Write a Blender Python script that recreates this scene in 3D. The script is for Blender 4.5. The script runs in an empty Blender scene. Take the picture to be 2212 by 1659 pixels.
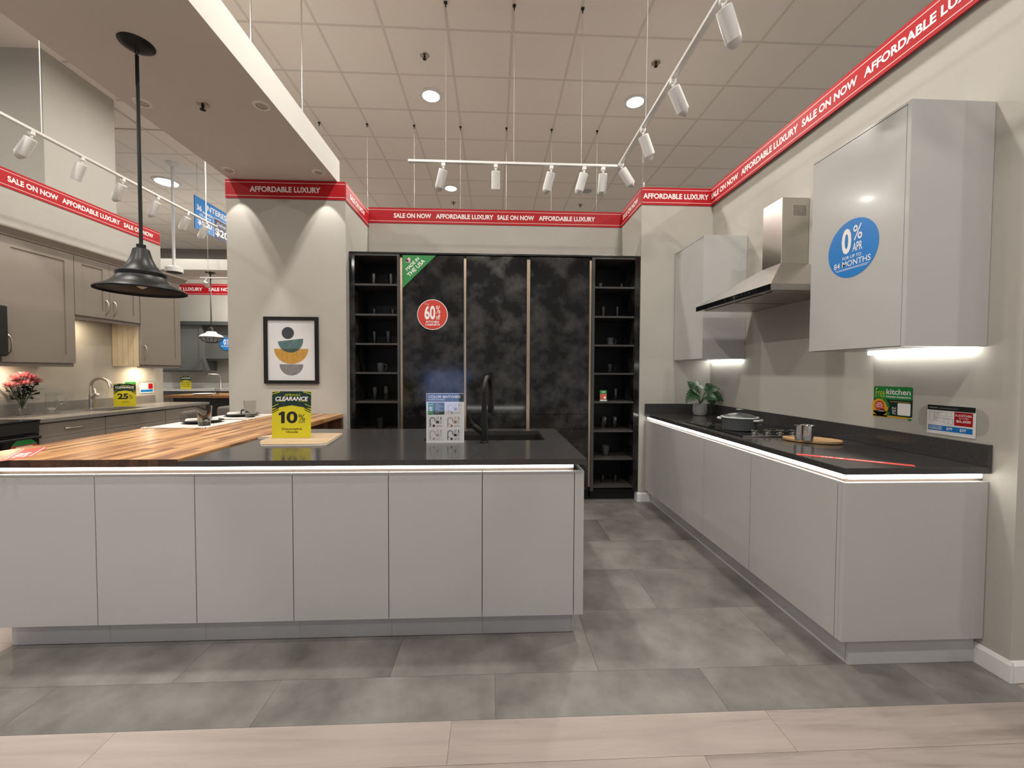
import bpy, bmesh, math, random
from mathutils import Vector, Matrix

# ------------------------------------------------------------------ camera
scene = bpy.context.scene
COL = scene.collection
CAM_H = 1.3324
cam_data = bpy.data.cameras.new('camera')
cam = bpy.data.objects.new('camera', cam_data)
COL.objects.link(cam)
yaw, pitch, roll = 0.0440, -0.0290, 0.0037
_f = Vector((math.sin(yaw) * math.cos(pitch), math.cos(yaw) * math.cos(pitch), math.sin(pitch)))
_r = Vector((math.cos(yaw), -math.sin(yaw), 0))
_u = _r.cross(_f)
_r2 = _r * math.cos(roll) + _u * math.sin(roll)
_u2 = -_r * math.sin(roll) + _u * math.cos(roll)
cam.matrix_world = Matrix(((_r2.x, _u2.x, -_f.x, 0), (_r2.y, _u2.y, -_f.y, 0), (_r2.z, _u2.z, -_f.z, CAM_H), (0, 0, 0, 1)))
cam_data.sensor_fit = 'HORIZONTAL'
cam_data.sensor_width = 36.0
cam_data.lens = 881.42 / 2212 * 36.0
cam_data.clip_start = 0.02
cam_data.clip_end = 100
scene.camera = cam

# ------------------------------------------------------------------ world and exposure
world = bpy.data.worlds.new('world')
scene.world = world
world.use_nodes = True
_bg = world.node_tree.nodes['Background']
_bg.inputs[0].default_value = (1.0, 0.97, 0.93, 1)
_bg.inputs[1].default_value = 0.37
scene.view_settings.view_transform = 'Standard'
scene.view_settings.look = 'None'
scene.view_settings.gamma = 1.0
scene.view_settings.use_curve_mapping = False
scene.view_settings.exposure = 0.0
DOWN_W = 42.0       # ceiling downlights, watts each
TRACK_W = 14.0      # track heads
SOFFIT_W = 3.4     # small downlights in the dropped beam
LED = 11.0           # LED strip emission

# ------------------------------------------------------------------ helpers
random.seed(7)
ORG = {}


def V(*a):
    return Vector(a)


def tag(o, label=None, cat=None, group=None, kind=None):
    if label: o['label'] = label
    if cat: o['category'] = cat
    if group: o['group'] = group
    if kind: o['kind'] = kind
    return o


def thing(name, loc, label, cat, group=None):
    o = bpy.data.objects.new(name, None)
    COL.objects.link(o)
    o.location = loc
    o.empty_display_size = 0.05
    ORG[o.name] = Vector(loc)
    return tag(o, label, cat, group)


def new():
    return bmesh.new()


def obj(name, bm, material, parent=None, smooth=False, base=None, label=None, kind=None):
    """Links the shape (built in world coordinates) as one mesh object."""
    if parent is not None:
        org = ORG[parent.name]
    elif base is not None:
        org = Vector(base)
    else:
        xs = [v.co for v in bm.verts]
        lo = Vector((min(c.x for c in xs), min(c.y for c in xs), min(c.z for c in xs)))
        hi = Vector((max(c.x for c in xs), max(c.y for c in xs), max(c.z for c in xs)))
        org = Vector(((lo.x + hi.x) / 2, (lo.y + hi.y) / 2, lo.z))
    for v in bm.verts:
        v.co -= org
    bmesh.ops.recalc_face_normals(bm, faces=bm.faces)
    me = bpy.data.meshes.new(name)
    if smooth:
        for f in bm.faces:
            f.smooth = True
        for e in bm.edges:
            if len(e.link_faces) == 2 and e.calc_face_angle(0) > math.radians(38):
                e.smooth = False
    bm.to_mesh(me)
    bm.free()
    me.materials.append(material)
    o = bpy.data.objects.new(name, me)
    COL.objects.link(o)
    ORG[o.name] = org
    if parent is not None:
        o.parent = parent
    else:
        o.location = org
    if label: o['label'] = label
    if kind: o['kind'] = kind
    return o


def bx(bm, x0, x1, y0, y1, z0, z1, bev=0.0, seg=1):
    if x0 > x1: x0, x1 = x1, x0
    if y0 > y1: y0, y1 = y1, y0
    if z0 > z1: z0, z1 = z1, z0
    vs = [bm.verts.new((x, y, z)) for x in (x0, x1) for y in (y0, y1) for z in (z0, z1)]
    fs = []
    for a, b, c, d in ((0, 1, 3, 2), (4, 6, 7, 5), (0, 4, 5, 1), (2, 3, 7, 6), (0, 2, 6, 4), (1, 5, 7, 3)):
        fs.append(bm.faces.new((vs[a], vs[b], vs[c], vs[d])))
    if bev > 0:
        es = list({e for f in fs for e in f.edges})
        bmesh.ops.bevel(bm, geom=es, offset=bev, segments=seg, affect='EDGES', profile=0.5)
    return bm


def box(*a, **k):
    return bx(new(), *a, **k)


def _basis(d):
    d = d.normalized()
    a = Vector((0, 0, 1)) if abs(d.z) < 0.95 else Vector((1, 0, 0))
    u = d.cross(a).normalized()
    return u, d.cross(u).normalized()


def tube(bm, pts, rad, seg=10, caps=True):
    """Swept tube through pts; rad is one radius or one per point."""
    pts = [Vector(p) for p in pts]
    if not isinstance(rad, (list, tuple)):
        rad = [rad] * len(pts)
    rings = []
    u = None
    for i, p in enumerate(pts):
        if i == 0: d = pts[1] - pts[0]
        elif i == len(pts) - 1: d = pts[-1] - pts[-2]
        else: d = (pts[i + 1] - pts[i]).normalized() + (pts[i] - pts[i - 1]).normalized()
        d.normalize()
        if u is None:
            u, w = _basis(d)
        else:
            u = (u - d * u.dot(d)).normalized()
            w = d.cross(u).normalized()
        rings.append([bm.verts.new(p + (u * math.cos(2 * math.pi * k / seg) + w * math.sin(2 * math.pi * k / seg)) * rad[i]) for k in range(seg)])
    for a, b in zip(rings, rings[1:]):
        for k in range(seg):
            bm.faces.new((a[k], a[(k + 1) % seg], b[(k + 1) % seg], b[k]))
    if caps:
        bm.faces.new(list(reversed(rings[0])))
        bm.faces.new(rings[-1])
    return bm


def cyl(bm, p0, p1, r0, r1=None, seg=20):
    return tube(bm, [p0, p1], [r0, r0 if r1 is None else r1], seg)


def lathe(bm, prof, c, seg=28, sx=1.0, sy=1.0, caps=True):
    """prof: (radius, height) pairs from bottom to top about a vertical axis through c."""
    c = Vector(c)
    rings = []
    for r, h in prof:
        rings.append([bm.verts.new(c + Vector((r * sx * math.cos(2 * math.pi * k / seg), r * sy * math.sin(2 * math.pi * k / seg), h))) for k in range(seg)])
    for a, b in zip(rings, rings[1:]):
        for k in range(seg):
            bm.faces.new((a[k], a[(k + 1) % seg], b[(k + 1) % seg], b[k]))
    if caps:
        bm.faces.new(list(reversed(rings[0])))
        bm.faces.new(rings[-1])
    return bm


def prism(bm, pts, d):
    """closed polygon pts (3D) extruded by vector d"""
    a = [bm.verts.new(Vector(p)) for p in pts]
    b = [bm.verts.new(Vector(p) + Vector(d)) for p in pts]
    bm.faces.new(a)
    bm.faces.new(list(reversed(b)))
    n = len(a)
    for i in range(n):
        bm.faces.new((a[i], b[i], b[(i + 1) % n], a[(i + 1) % n]))
    return bm


def hexa(bm, p):
    """eight corners: bottom four (counter-clockwise), top four"""
    v = [bm.verts.new(Vector(q)) for q in p]
    for f in ((3, 2, 1, 0), (4, 5, 6, 7), (0, 1, 5, 4), (1, 2, 6, 5), (2, 3, 7, 6), (3, 0, 4, 7)):
        bm.faces.new([v[i] for i in f])
    return bm


_GLYPH = {}


def glyphs(s, bold, shear=0.0, space=1.0):
    key = (s, bold, shear, space)
    if key in _GLYPH:
        return _GLYPH[key]
    cu = bpy.data.curves.new('lettering', 'FONT')
    cu.body = s
    cu.size = 1.0
    cu.offset = bold
    cu.shear = shear
    cu.space_character = space
    cu.resolution_u = 3
    cu.fill_mode = 'FRONT'
    o = bpy.data.objects.new('lettering', cu)
    COL.objects.link(o)
    dg = bpy.context.evaluated_depsgraph_get()
    me = bpy.data.meshes.new_from_object(o.evaluated_get(dg))
    vs = [v.co.copy() for v in me.vertices]
    fs = [tuple(p.vertices) for p in me.polygons]
    bpy.data.objects.remove(o)
    bpy.data.curves.remove(cu)
    bpy.data.meshes.remove(me)
    _GLYPH[key] = (vs, fs)
    return vs, fs


class Frame:
    """A printed plane: u along xd, v along up, d out of the surface."""
    def __init__(self, o, xd, up):
        self.o, self.x, self.y = Vector(o), Vector(xd).normalized(), Vector(up).normalized()
        self.n = self.x.cross(self.y)

    def P(self, u, v, d=0.0):
        return self.o + self.x * u + self.y * v + self.n * d

    def poly(self, bm, pts, d0, d1):
        return prism(bm, [self.P(u, v, d0) for u, v in pts], self.n * (d1 - d0))

    def rect(self, bm, u0, u1, v0, v1, d0, d1):
        return self.poly(bm, [(u0, v0), (u1, v0), (u1, v1), (u0, v1)], d0, d1)

    def round_rect(self, bm, u0, u1, v0, v1, r, d0, d1, n=5):
        pts = []
        for cu_, cv_, a0 in ((u1 - r, v0 + r, -90), (u1 - r, v1 - r, 0), (u0 + r, v1 - r, 90), (u0 + r, v0 + r, 180)):
            for k in range(n + 1):
                a = math.radians(a0 + 90 * k / n)
                pts.append((cu_ + r * math.cos(a), cv_ + r * math.sin(a)))
        return self.poly(bm, pts, d0, d1)

    def disc(self, bm, cu_, cv_, r, d0, d1, seg=40, a0=0.0, a1=360.0, rv=None):
        full = abs(a1 - a0 - 360) < 1e-6
        n = seg if full else seg + 1
        rv = r if rv is None else rv
        pts = [(cu_ + r * math.cos(math.radians(a0 + (a1 - a0) * k / seg)), cv_ + rv * math.sin(math.radians(a0 + (a1 - a0) * k / seg))) for k in range(n)]
        return self.poly(bm, pts, d0, d1)

    def text(self, bm, s, u0, u1, v0, v1, d, bold=0.02, shear=0.0):
        """lettering fitted to the given rectangle"""
        vs, fs = glyphs(s, bold, shear)
        lx, hx = min(v.x for v in vs), max(v.x for v in vs)
        ly, hy = min(v.y for v in vs), max(v.y for v in vs)
        nv = [bm.verts.new(self.P(u0 + (v.x - lx) / (hx - lx) * (u1 - u0), v0 + (v.y - ly) / (hy - ly) * (v1 - v0), d)) for v in vs]
        for f in fs:
            try:
                bm.faces.new([nv[i] for i in f])
            except ValueError:
                pass
        return bm

    def line(self, bm, pts, w, d, dd=0.0003):
        for (a, b), (c, e) in zip(pts, pts[1:]):
            t = Vector((c - a, e - b))
            if t.length < 1e-9: continue
            t.normalize()
            nx, ny = -t.y * w / 2, t.x * w / 2
            self.poly(bm, [(a + nx, b + ny), (a - nx, b - ny), (c - nx, e - ny), (c + nx, e + ny)], d, d + dd)
        return bm


# ------------------------------------------------------------------ materials
def base_mat(name, color, rough=0.5, metal=0.0, spec=0.5, coat=0.0):
    m = bpy.data.materials.new(name)
    m.use_nodes = True
    b = m.node_tree.nodes['Principled BSDF']
    b.inputs['Base Color'].default_value = (*color, 1)
    b.inputs['Roughness'].default_value = rough
    b.inputs['Metallic'].default_value = metal
    b.inputs['Specular IOR Level'].default_value = spec
    b.inputs['Coat Weight'].default_value = coat
    b.inputs['Coat Roughness'].default_value = 0.08
    return m


def nodes(m):
    nt = m.node_tree
    return nt, nt.nodes, nt.links, nt.nodes['Principled BSDF']


def noisy(name, c0, c1, scale=8.0, rough=0.5, detail=4.0, bump=0.0, bump_scale=60.0, metal=0.0, spec=0.5, lo=0.3, hi=0.7, rand=0.0, stretch=(1, 1, 1), coat=0.0):
    """two-tone noise material; rand shifts the tone from piece to piece"""
    m = base_mat(name, c0, rough, metal, spec, coat)
    nt, N, L, b = nodes(m)
    tc = N.new('ShaderNodeTexCoord')
    mp = N.new('ShaderNodeMapping')
    mp.inputs['Scale'].default_value = stretch
    L.new(tc.outputs['Object'], mp.inputs['Vector'])
    vec = mp.outputs['Vector']
    oi = None
    if rand:
        oi = N.new('ShaderNodeObjectInfo')
        ad = N.new('ShaderNodeVectorMath')
        ad.operation = 'ADD'
        sc = N.new('ShaderNodeVectorMath')
        sc.operation = 'SCALE'
        cx = N.new('ShaderNodeCombineXYZ')
        for i in range(3):
            L.new(oi.outputs['Random'], cx.inputs[i])
        L.new(cx.outputs[0], sc.inputs[0])
        sc.inputs['Scale'].default_value = 37.0
        L.new(vec, ad.inputs[0])
        L.new(sc.outputs[0], ad.inputs[1])
        vec = ad.outputs[0]
    nz = N.new('ShaderNodeTexNoise')
    nz.inputs['Scale'].default_value = scale
    nz.inputs['Detail'].default_value = detail
    nz.inputs['Roughness'].default_value = 0.6
    L.new(vec, nz.inputs['Vector'])
    cr = N.new('ShaderNodeValToRGB')
    cr.color_ramp.elements[0].position = lo
    cr.color_ramp.elements[1].position = hi
    cr.color_ramp.elements[0].color = (*c0, 1)
    cr.color_ramp.elements[1].color = (*c1, 1)
    L.new(nz.outputs['Fac'], cr.inputs['Fac'])
    out = cr.outputs['Color']
    if rand:
        mr = N.new('ShaderNodeMapRange')
        mr.inputs['To Min'].default_value = 1 - rand
        mr.inputs['To Max'].default_value = 1 + rand
        L.new(oi.outputs['Random'], mr.inputs['Value'])
        mx = N.new('ShaderNodeVectorMath')
        mx.operation = 'SCALE'
        L.new(out, mx.inputs[0])
        L.new(mr.outputs[0], mx.inputs['Scale'])
        out = mx.outputs[0]
    L.new(out, b.inputs['Base Color'])
    if bump:
        n2 = N.new('ShaderNodeTexNoise')
        n2.inputs['Scale'].default_value = bump_scale
        n2.inputs['Detail'].default_value = 3
        L.new(vec, n2.inputs['Vector'])
        bp = N.new('ShaderNodeBump')
        bp.inputs['Strength'].default_value = bump
        bp.inputs['Distance'].default_value = 0.002
        L.new(n2.outputs['Fac'], bp.inputs['Height'])
        L.new(bp.outputs['Normal'], b.inputs['Normal'])
    return m


def wood_mat(name, tones, along='Y', grain=14.0, rough=0.4, rand=True, seed_scale=50.0, mottled=0.35):
    """wood with grain lines along one axis; tones picked piece by piece"""
    m = base_mat(name, tones[0], rough)
    nt, N, L, b = nodes(m)
    tc = N.new('ShaderNodeTexCoord')
    oi = N.new('ShaderNodeObjectInfo')
    cx = N.new('ShaderNodeCombineXYZ')
    for i in range(3):
        L.new(oi.outputs['Random'], cx.inputs[i])
    sc = N.new('ShaderNodeVectorMath'); sc.operation = 'SCALE'
    sc.inputs['Scale'].default_value = seed_scale
    L.new(cx.outputs[0], sc.inputs[0])
    ad = N.new('ShaderNodeVectorMath'); ad.operation = 'ADD'
    L.new(tc.outputs['Object'], ad.inputs[0])
    L.new(sc.outputs[0], ad.inputs[1])
    mp = N.new('ShaderNodeMapping')
    st = [grain, grain, grain]
    st['XYZ'.index(along)] = grain * 0.09
    mp.inputs['Scale'].default_value = st
    L.new(ad.outputs[0], mp.inputs['Vector'])
    nz = N.new('ShaderNodeTexNoise')
    nz.inputs['Scale'].default_value = 1.0
    nz.inputs['Detail'].default_value = 6
    nz.inputs['Roughness'].default_value = 0.65
    nz.inputs['Distortion'].default_value = 0.6
    L.new(mp.outputs['Vector'], nz.inputs['Vector'])
    cr = N.new('ShaderNodeValToRGB')
    el = cr.color_ramp.elements
    el[0].position = 0.0
    el[1].position = 1.0
    el[0].color = (*tones[0], 1)
    el[1].color = (*tones[-1], 1)
    for i, t in enumerate(tones[1:-1]):
        e = el.new((i + 1) / (len(tones) - 1))
        e.color = (*t, 1)
    mi = N.new('ShaderNodeMath'); mi.operation = 'MULTIPLY'
    mi.inputs[1].default_value = 1 - mottled if rand else 0.0
    L.new(oi.outputs['Random'], mi.inputs[0])
    mg = N.new('ShaderNodeMapRange')
    mg.inputs['From Min'].default_value = 0.3
    mg.inputs['From Max'].default_value = 0.7
    mg.inputs['To Max'].default_value = mottled if rand else 1.0
    L.new(nz.outputs['Fac'], mg.inputs['Value'])
    sm = N.new('ShaderNodeMath'); sm.operation = 'ADD'
    L.new(mi.outputs[0], sm.inputs[0])
    L.new(mg.outputs[0], sm.inputs[1])
    L.new(sm.outputs[0], cr.inputs['Fac'])
    L.new(cr.outputs['Color'], b.inputs['Base Color'])
    return m


def emit_mat(name, color, strength):
    m = base_mat(name, (0.8, 0.8, 0.8), 0.4)
    nt, N, L, b = nodes(m)
    b.inputs['Emission Color'].default_value = (*color, 1)
    b.inputs['Emission Strength'].default_value = strength
    return m


def glass_mat(name, color, rough=0.02, ior=1.45):
    m = base_mat(name, color, rough)
    nt, N, L, b = nodes(m)
    b.inputs['Transmission Weight'].default_value = 1.0
    b.inputs['IOR'].default_value = ior
    return m


def sheet_mat(name, refl):
    """thin clear sheet: lets everything through, mirrors a little"""
    m = bpy.data.materials.new(name)
    m.use_nodes = True
    nt = m.node_tree
    nt.nodes.clear()
    o = nt.nodes.new('ShaderNodeOutputMaterial')
    mx = nt.nodes.new('ShaderNodeMixShader')
    tr = nt.nodes.new('ShaderNodeBsdfTransparent')
    tr.inputs['Color'].default_value = (0.975, 0.98, 0.98, 1)
    gl = nt.nodes.new('ShaderNodeBsdfGlossy')
    gl.inputs['Roughness'].default_value = 0.04
    mx.inputs['Fac'].default_value = refl
    nt.links.new(tr.outputs[0], mx.inputs[1])
    nt.links.new(gl.outputs[0], mx.inputs[2])
    nt.links.new(mx.outputs[0], o.inputs['Surface'])
    return m


M = {}
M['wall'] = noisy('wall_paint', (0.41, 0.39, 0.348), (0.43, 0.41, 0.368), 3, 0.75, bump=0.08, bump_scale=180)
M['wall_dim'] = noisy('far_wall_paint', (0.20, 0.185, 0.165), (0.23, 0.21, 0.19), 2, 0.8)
M['soffit'] = noisy('soffit_paint', (0.58, 0.555, 0.51), (0.60, 0.575, 0.53), 3, 0.8)
M['white'] = noisy('white_trim_paint', (0.72, 0.72, 0.70), (0.76, 0.76, 0.74), 5, 0.4)
M['cab'] = noisy('light_grey_gloss_lacquer', (0.44, 0.435, 0.422), (0.45, 0.445, 0.432), 2, 0.20, coat=0.08, spec=0.4)
M['cab_edge'] = noisy('light_grey_matt_edge', (0.42, 0.415, 0.40), (0.43, 0.425, 0.41), 2, 0.35)
M['toe'] = noisy('grey_plinth_laminate', (0.46, 0.455, 0.45), (0.49, 0.485, 0.48), 4, 0.3)
M['quartz'] = noisy('charcoal_quartz', (0.036, 0.034, 0.034), (0.052, 0.049, 0.049), 90, 0.13, lo=0.35, hi=0.75)
M['stone'] = noisy('black_slate_panel', (0.0045, 0.0045, 0.0049), (0.050, 0.048, 0.046), 5.4, 0.10, detail=13, lo=0.44, hi=0.74, spec=0.38)
M['black_lam'] = noisy('black_laminate', (0.006, 0.006, 0.006), (0.013, 0.0125, 0.0125), 9, 0.4, detail=6, spec=0.3)
M['black_in'] = noisy('black_shelf_interior', (0.005, 0.005, 0.005), (0.009, 0.009, 0.009), 7, 0.5, spec=0.3)
M['black_edge'] = noisy('dark_shelf_edge', (0.040, 0.037, 0.036), (0.052, 0.048, 0.046), 9, 0.4)
M['gold'] = noisy('champagne_metal', (0.46, 0.36, 0.27), (0.52, 0.41, 0.31), 20, 0.30, metal=1.0)
M['bronze'] = noisy('taupe_anodised_channel', (0.24, 0.185, 0.145), (0.27, 0.21, 0.165), 25, 0.4, metal=0.6)
M['steel'] = noisy('brushed_steel', (0.50, 0.48, 0.45), (0.58, 0.55, 0.52), 30, 0.26, metal=1.0, stretch=(1, 1, 30))
M['chrome'] = noisy('polished_steel', (0.70, 0.69, 0.67), (0.75, 0.74, 0.72), 10, 0.08, metal=1.0)
M['nickel'] = noisy('brushed_nickel', (0.55, 0.50, 0.44), (0.60, 0.55, 0.49), 30, 0.3, metal=1.0)
M['black_metal'] = noisy('matt_black_metal', (0.006, 0.006, 0.006), (0.009, 0.009, 0.009), 30, 0.40, spec=0.3)
M['black_gloss'] = noisy('black_glass', (0.006, 0.006, 0.007), (0.009, 0.009, 0.010), 5, 0.06)
M['black_plastic'] = noisy('black_plastic', (0.010, 0.010, 0.010), (0.014, 0.014, 0.014), 12, 0.45)
M['tile'] = noisy('ceiling_tile_mineral', (0.81, 0.755, 0.685), (0.85, 0.795, 0.72), 150, 0.9, bump=0.25, bump_scale=260)
M['tbar'] = noisy('ceiling_grid_paint', (0.66, 0.61, 0.55), (0.68, 0.63, 0.57), 10, 0.6)
M['floor_tile'] = noisy('concrete_look_tile', (0.090, 0.086, 0.079), (0.218, 0.208, 0.192), 3.8, 0.42, detail=11, lo=0.30, hi=0.70, rand=0.10, bump=0.05, bump_scale=40)
M['plank'] = wood_mat('pale_oak_plank', [(0.175, 0.140, 0.124), (0.285, 0.240, 0.218), (0.335, 0.287, 0.261), (0.37, 0.32, 0.292)], 'X', 16, 0.42, mottled=0.6)
M['floor_slab'] = noisy('floor_subbase', (0.29, 0.24, 0.215), (0.34, 0.29, 0.26), 6, 0.6)
M['stave'] = wood_mat('acacia_stave', [(0.085, 0.034, 0.014), (0.20, 0.080, 0.030), (0.42, 0.20, 0.072), (0.56, 0.31, 0.125), (0.66, 0.43, 0.21)], 'Y', 46, 0.30, mottled=0.42)
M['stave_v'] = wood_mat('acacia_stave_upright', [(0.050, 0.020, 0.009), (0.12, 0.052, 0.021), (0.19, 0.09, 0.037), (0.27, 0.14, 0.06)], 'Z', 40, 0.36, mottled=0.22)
M['bamboo'] = wood_mat('bamboo', [(0.40, 0.235, 0.105), (0.50, 0.31, 0.15), (0.56, 0.36, 0.18)], 'X', 60, 0.4, rand=False)
M['board_wood'] = wood_mat('pale_board_wood', [(0.40, 0.27, 0.15), (0.52, 0.38, 0.24), (0.62, 0.50, 0.36)], 'X', 30, 0.45, rand=False)
M['end_grain'] = noisy('dark_end_grain', (0.035, 0.014, 0.007), (0.075, 0.032, 0.014), 60, 0.5, rand=0.55)
M['marble'] = noisy('pale_marble', (0.62, 0.60, 0.56), (0.74, 0.72, 0.69), 14, 0.25, detail=8)
M['taupe'] = noisy('taupe_painted_cabinet', (0.25, 0.215, 0.18), (0.262, 0.226, 0.19), 3, 0.35)
M['taupe_dk'] = noisy('taupe_crown_paint', (0.26, 0.225, 0.19), (0.28, 0.24, 0.205), 4, 0.45)
M['bead'] = wood_mat('cream_beadboard', [(0.50, 0.42, 0.30), (0.56, 0.48, 0.35), (0.60, 0.52, 0.39)], 'Z', 20, 0.5)
M['grey_quartz'] = noisy('grey_quartz', (0.20, 0.185, 0.165), (0.25, 0.232, 0.21), 70, 0.25)
M['slate_cab'] = noisy('slate_painted_cabinet', (0.105, 0.108, 0.10), (0.118, 0.12, 0.112), 3, 0.4)
M['slate_dk'] = noisy('slate_crown', (0.055, 0.057, 0.055), (0.065, 0.067, 0.064), 3, 0.45)
M['red'] = noisy('banner_red', (0.40, 0.006, 0.012), (0.42, 0.008, 0.014), 2, 0.5, spec=0.25)
M['red_dot'] = noisy('sticker_red', (0.54, 0.040, 0.022), (0.56, 0.045, 0.025), 2, 0.4)
M['salmon'] = noisy('tape_red', (0.66, 0.075, 0.06), (0.68, 0.085, 0.07), 2, 0.4)
M['print_white'] = noisy('printed_white', (0.80, 0.79, 0.77), (0.82, 0.81, 0.79), 2, 0.5)
M['pink_line'] = noisy('printed_pale_pink', (0.78, 0.58, 0.55), (0.80, 0.60, 0.57), 2, 0.5)
M['blue'] = noisy('sticker_blue', (0.006, 0.175, 0.52), (0.007, 0.185, 0.54), 2, 0.35)
M['navy'] = noisy('printed_navy', (0.020, 0.020, 0.075), (0.024, 0.024, 0.085), 2, 0.4)
M['green'] = noisy('printed_green', (0.014, 0.215, 0.045), (0.016, 0.23, 0.05), 2, 0.4)
M['deep_green'] = noisy('printed_deep_green', (0.005, 0.026, 0.019), (0.006, 0.030, 0.022), 2, 0.4)
M['lime'] = noisy('printed_lime', (0.46, 0.52, 0.02), (0.48, 0.54, 0.025), 2, 0.4)
M['yellow'] = noisy('printed_yellow', (0.62, 0.54, 0.012), (0.64, 0.56, 0.015), 2, 0.4)
M['amber'] = noisy('printed_amber', (0.62, 0.36, 0.01), (0.64, 0.38, 0.012), 2, 0.4)
M['ink'] = noisy('printed_black', (0.008, 0.010, 0.009), (0.010, 0.012, 0.011), 2, 0.4)
M['grey_ink'] = noisy('printed_grey', (0.30, 0.30, 0.30), (0.33, 0.33, 0.33), 2, 0.5)
M['olive_ink'] = noisy('printed_olive', (0.16, 0.17, 0.015), (0.18, 0.19, 0.02), 2, 0.5)
M['copper_ink'] = noisy('printed_copper', (0.30, 0.14, 0.05), (0.34, 0.16, 0.06), 8, 0.5)
M['mauve_ink'] = noisy('printed_mauve', (0.38, 0.28, 0.27), (0.41, 0.30, 0.29), 8, 0.5)
M['paper'] = noisy('print_paper', (0.70, 0.68, 0.69), (0.74, 0.72, 0.73), 6, 0.4)
M['art_teal'] = noisy('art_teal_wash', (0.045, 0.105, 0.105), (0.085, 0.165, 0.16), 22, 0.5)
M['art_deep'] = noisy('art_overlap_green', (0.014, 0.045, 0.030), (0.024, 0.065, 0.042), 22, 0.5)
M['art_ochre'] = noisy('art_ochre_wash', (0.42, 0.20, 0.010), (0.58, 0.31, 0.025), 26, 0.5, stretch=(2.5, 1, 0.6))
M['art_grey'] = noisy('art_grey_wash', (0.13, 0.115, 0.11), (0.27, 0.245, 0.235), 26, 0.5, stretch=(2.5, 1, 0.6))
M['art_ink'] = noisy('art_ink_wash', (0.010, 0.010, 0.018), (0.030, 0.026, 0.036), 26, 0.5)
M['acrylic'] = sheet_mat('clear_acrylic', 0.045)
M['smoke'] = glass_mat('smoked_glass', (0.84, 0.84, 0.82), 0.02, 1.25)
M['smoke_dk'] = glass_mat('dark_smoked_glass', (0.30, 0.30, 0.30), 0.04, 1.45)
M['rib_glass'] = glass_mat('ribbed_grey_glass', (0.55, 0.55, 0.55), 0.16, 1.5)
M['clear'] = glass_mat('clear_glass', (0.95, 0.96, 0.95), 0.01, 1.3)
M['black_glaze'] = noisy('black_glazed_ceramic', (0.012, 0.012, 0.014), (0.018, 0.018, 0.02), 20, 0.14)
M['grey_glaze'] = noisy('grey_glazed_ceramic', (0.055, 0.055, 0.058), (0.072, 0.072, 0.076), 18, 0.35)
M['pot'] = noisy('grey_stoneware', (0.25, 0.245, 0.235), (0.32, 0.31, 0.30), 30, 0.6, bump=0.2)
M['casserole'] = noisy('blue_grey_enamel', (0.075, 0.080, 0.085), (0.090, 0.096, 0.10), 14, 0.3)
M['enamel_rim'] = noisy('pale_enamel_rim', (0.50, 0.53, 0.54), (0.55, 0.58, 0.59), 14, 0.25)
M['leaf'] = noisy('monstera_leaf', (0.008, 0.036, 0.011), (0.030, 0.095, 0.030), 40, 0.35)
M['stem'] = noisy('green_stem', (0.05, 0.11, 0.04), (0.08, 0.15, 0.06), 30, 0.5)
M['petal'] = noisy('pink_petal', (0.86, 0.33, 0.38), (0.93, 0.60, 0.61), 40, 0.6)
M['leaf_dk'] = noisy('dark_foliage', (0.012, 0.026, 0.012), (0.028, 0.05, 0.022), 40, 0.5)
M['linen'] = noisy('white_linen', (0.66, 0.63, 0.58), (0.74, 0.71, 0.66), 120, 0.9, bump=0.4, bump_scale=400)
M['fabric'] = noisy('grey_seat_fabric', (0.16, 0.14, 0.125), (0.20, 0.175, 0.16), 90, 0.9)
M['track'] = noisy('white_track_paint', (0.66, 0.65, 0.63), (0.70, 0.69, 0.67), 10, 0.4)
M['wire'] = noisy('steel_wire', (0.45, 0.43, 0.41), (0.50, 0.48, 0.46), 10, 0.4, metal=0.3)
M['led'] = emit_mat('led_diffuser', (1.0, 0.985, 0.93), LED)
M['lamp'] = emit_mat('downlight_lens', (1.0, 0.95, 0.86), 14.0)
M['lamp_off'] = noisy('unlit_downlight_lens', (0.42, 0.39, 0.36), (0.45, 0.42, 0.39), 10, 0.5)
M['spot_lens'] = emit_mat('track_lamp_lens', (1.0, 0.95, 0.86), 3.0)
M['puck'] = emit_mat('warm_puck_lens', (1.0, 0.80, 0.52), 10.0)
M['screen'] = emit_mat('blue_screen', (0.22, 0.40, 1.0), 3.0)


def add_light(kind, parent, loc, energy, color=(1.0, 0.95, 0.875), size=0.2, aim=None, spot=60, blend=0.4, spread=180, size_y=None, name='lamp_light'):
    ld = bpy.data.lights.new(name, kind)
    ld.energy = energy
    ld.color = color
    if kind == 'AREA':
        ld.shape = 'RECTANGLE' if size_y else 'DISK'
        ld.size = size
        if size_y: ld.size_y = size_y
        ld.spread = math.radians(spread)
    elif kind == 'SPOT':
        ld.spot_size = math.radians(spot)
        ld.spot_blend = blend
        ld.shadow_soft_size = size
    else:
        ld.shadow_soft_size = size
    lo = bpy.data.objects.new(name, ld)
    COL.objects.link(lo)
    if parent is not None:
        lo.parent = parent
        lo.location = Vector(loc) - ORG[parent.name]
    else:
        lo.location = loc
    if aim is not None:
        lo.rotation_euler = Vector(aim).to_track_quat('-Z', 'Y').to_euler()
    return lo


ORD = ['first', 'second', 'third', 'fourth', 'fifth', 'sixth', 'seventh', 'eighth', 'ninth', 'tenth', 'eleventh', 'twelfth']
# ================================================================== structure
CEIL = 4.5786


def struct(name, bm, material, parent=None):
    o = obj(name, bm, material, parent)
    if parent is None: o['kind'] = 'structure'
    return o


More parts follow.
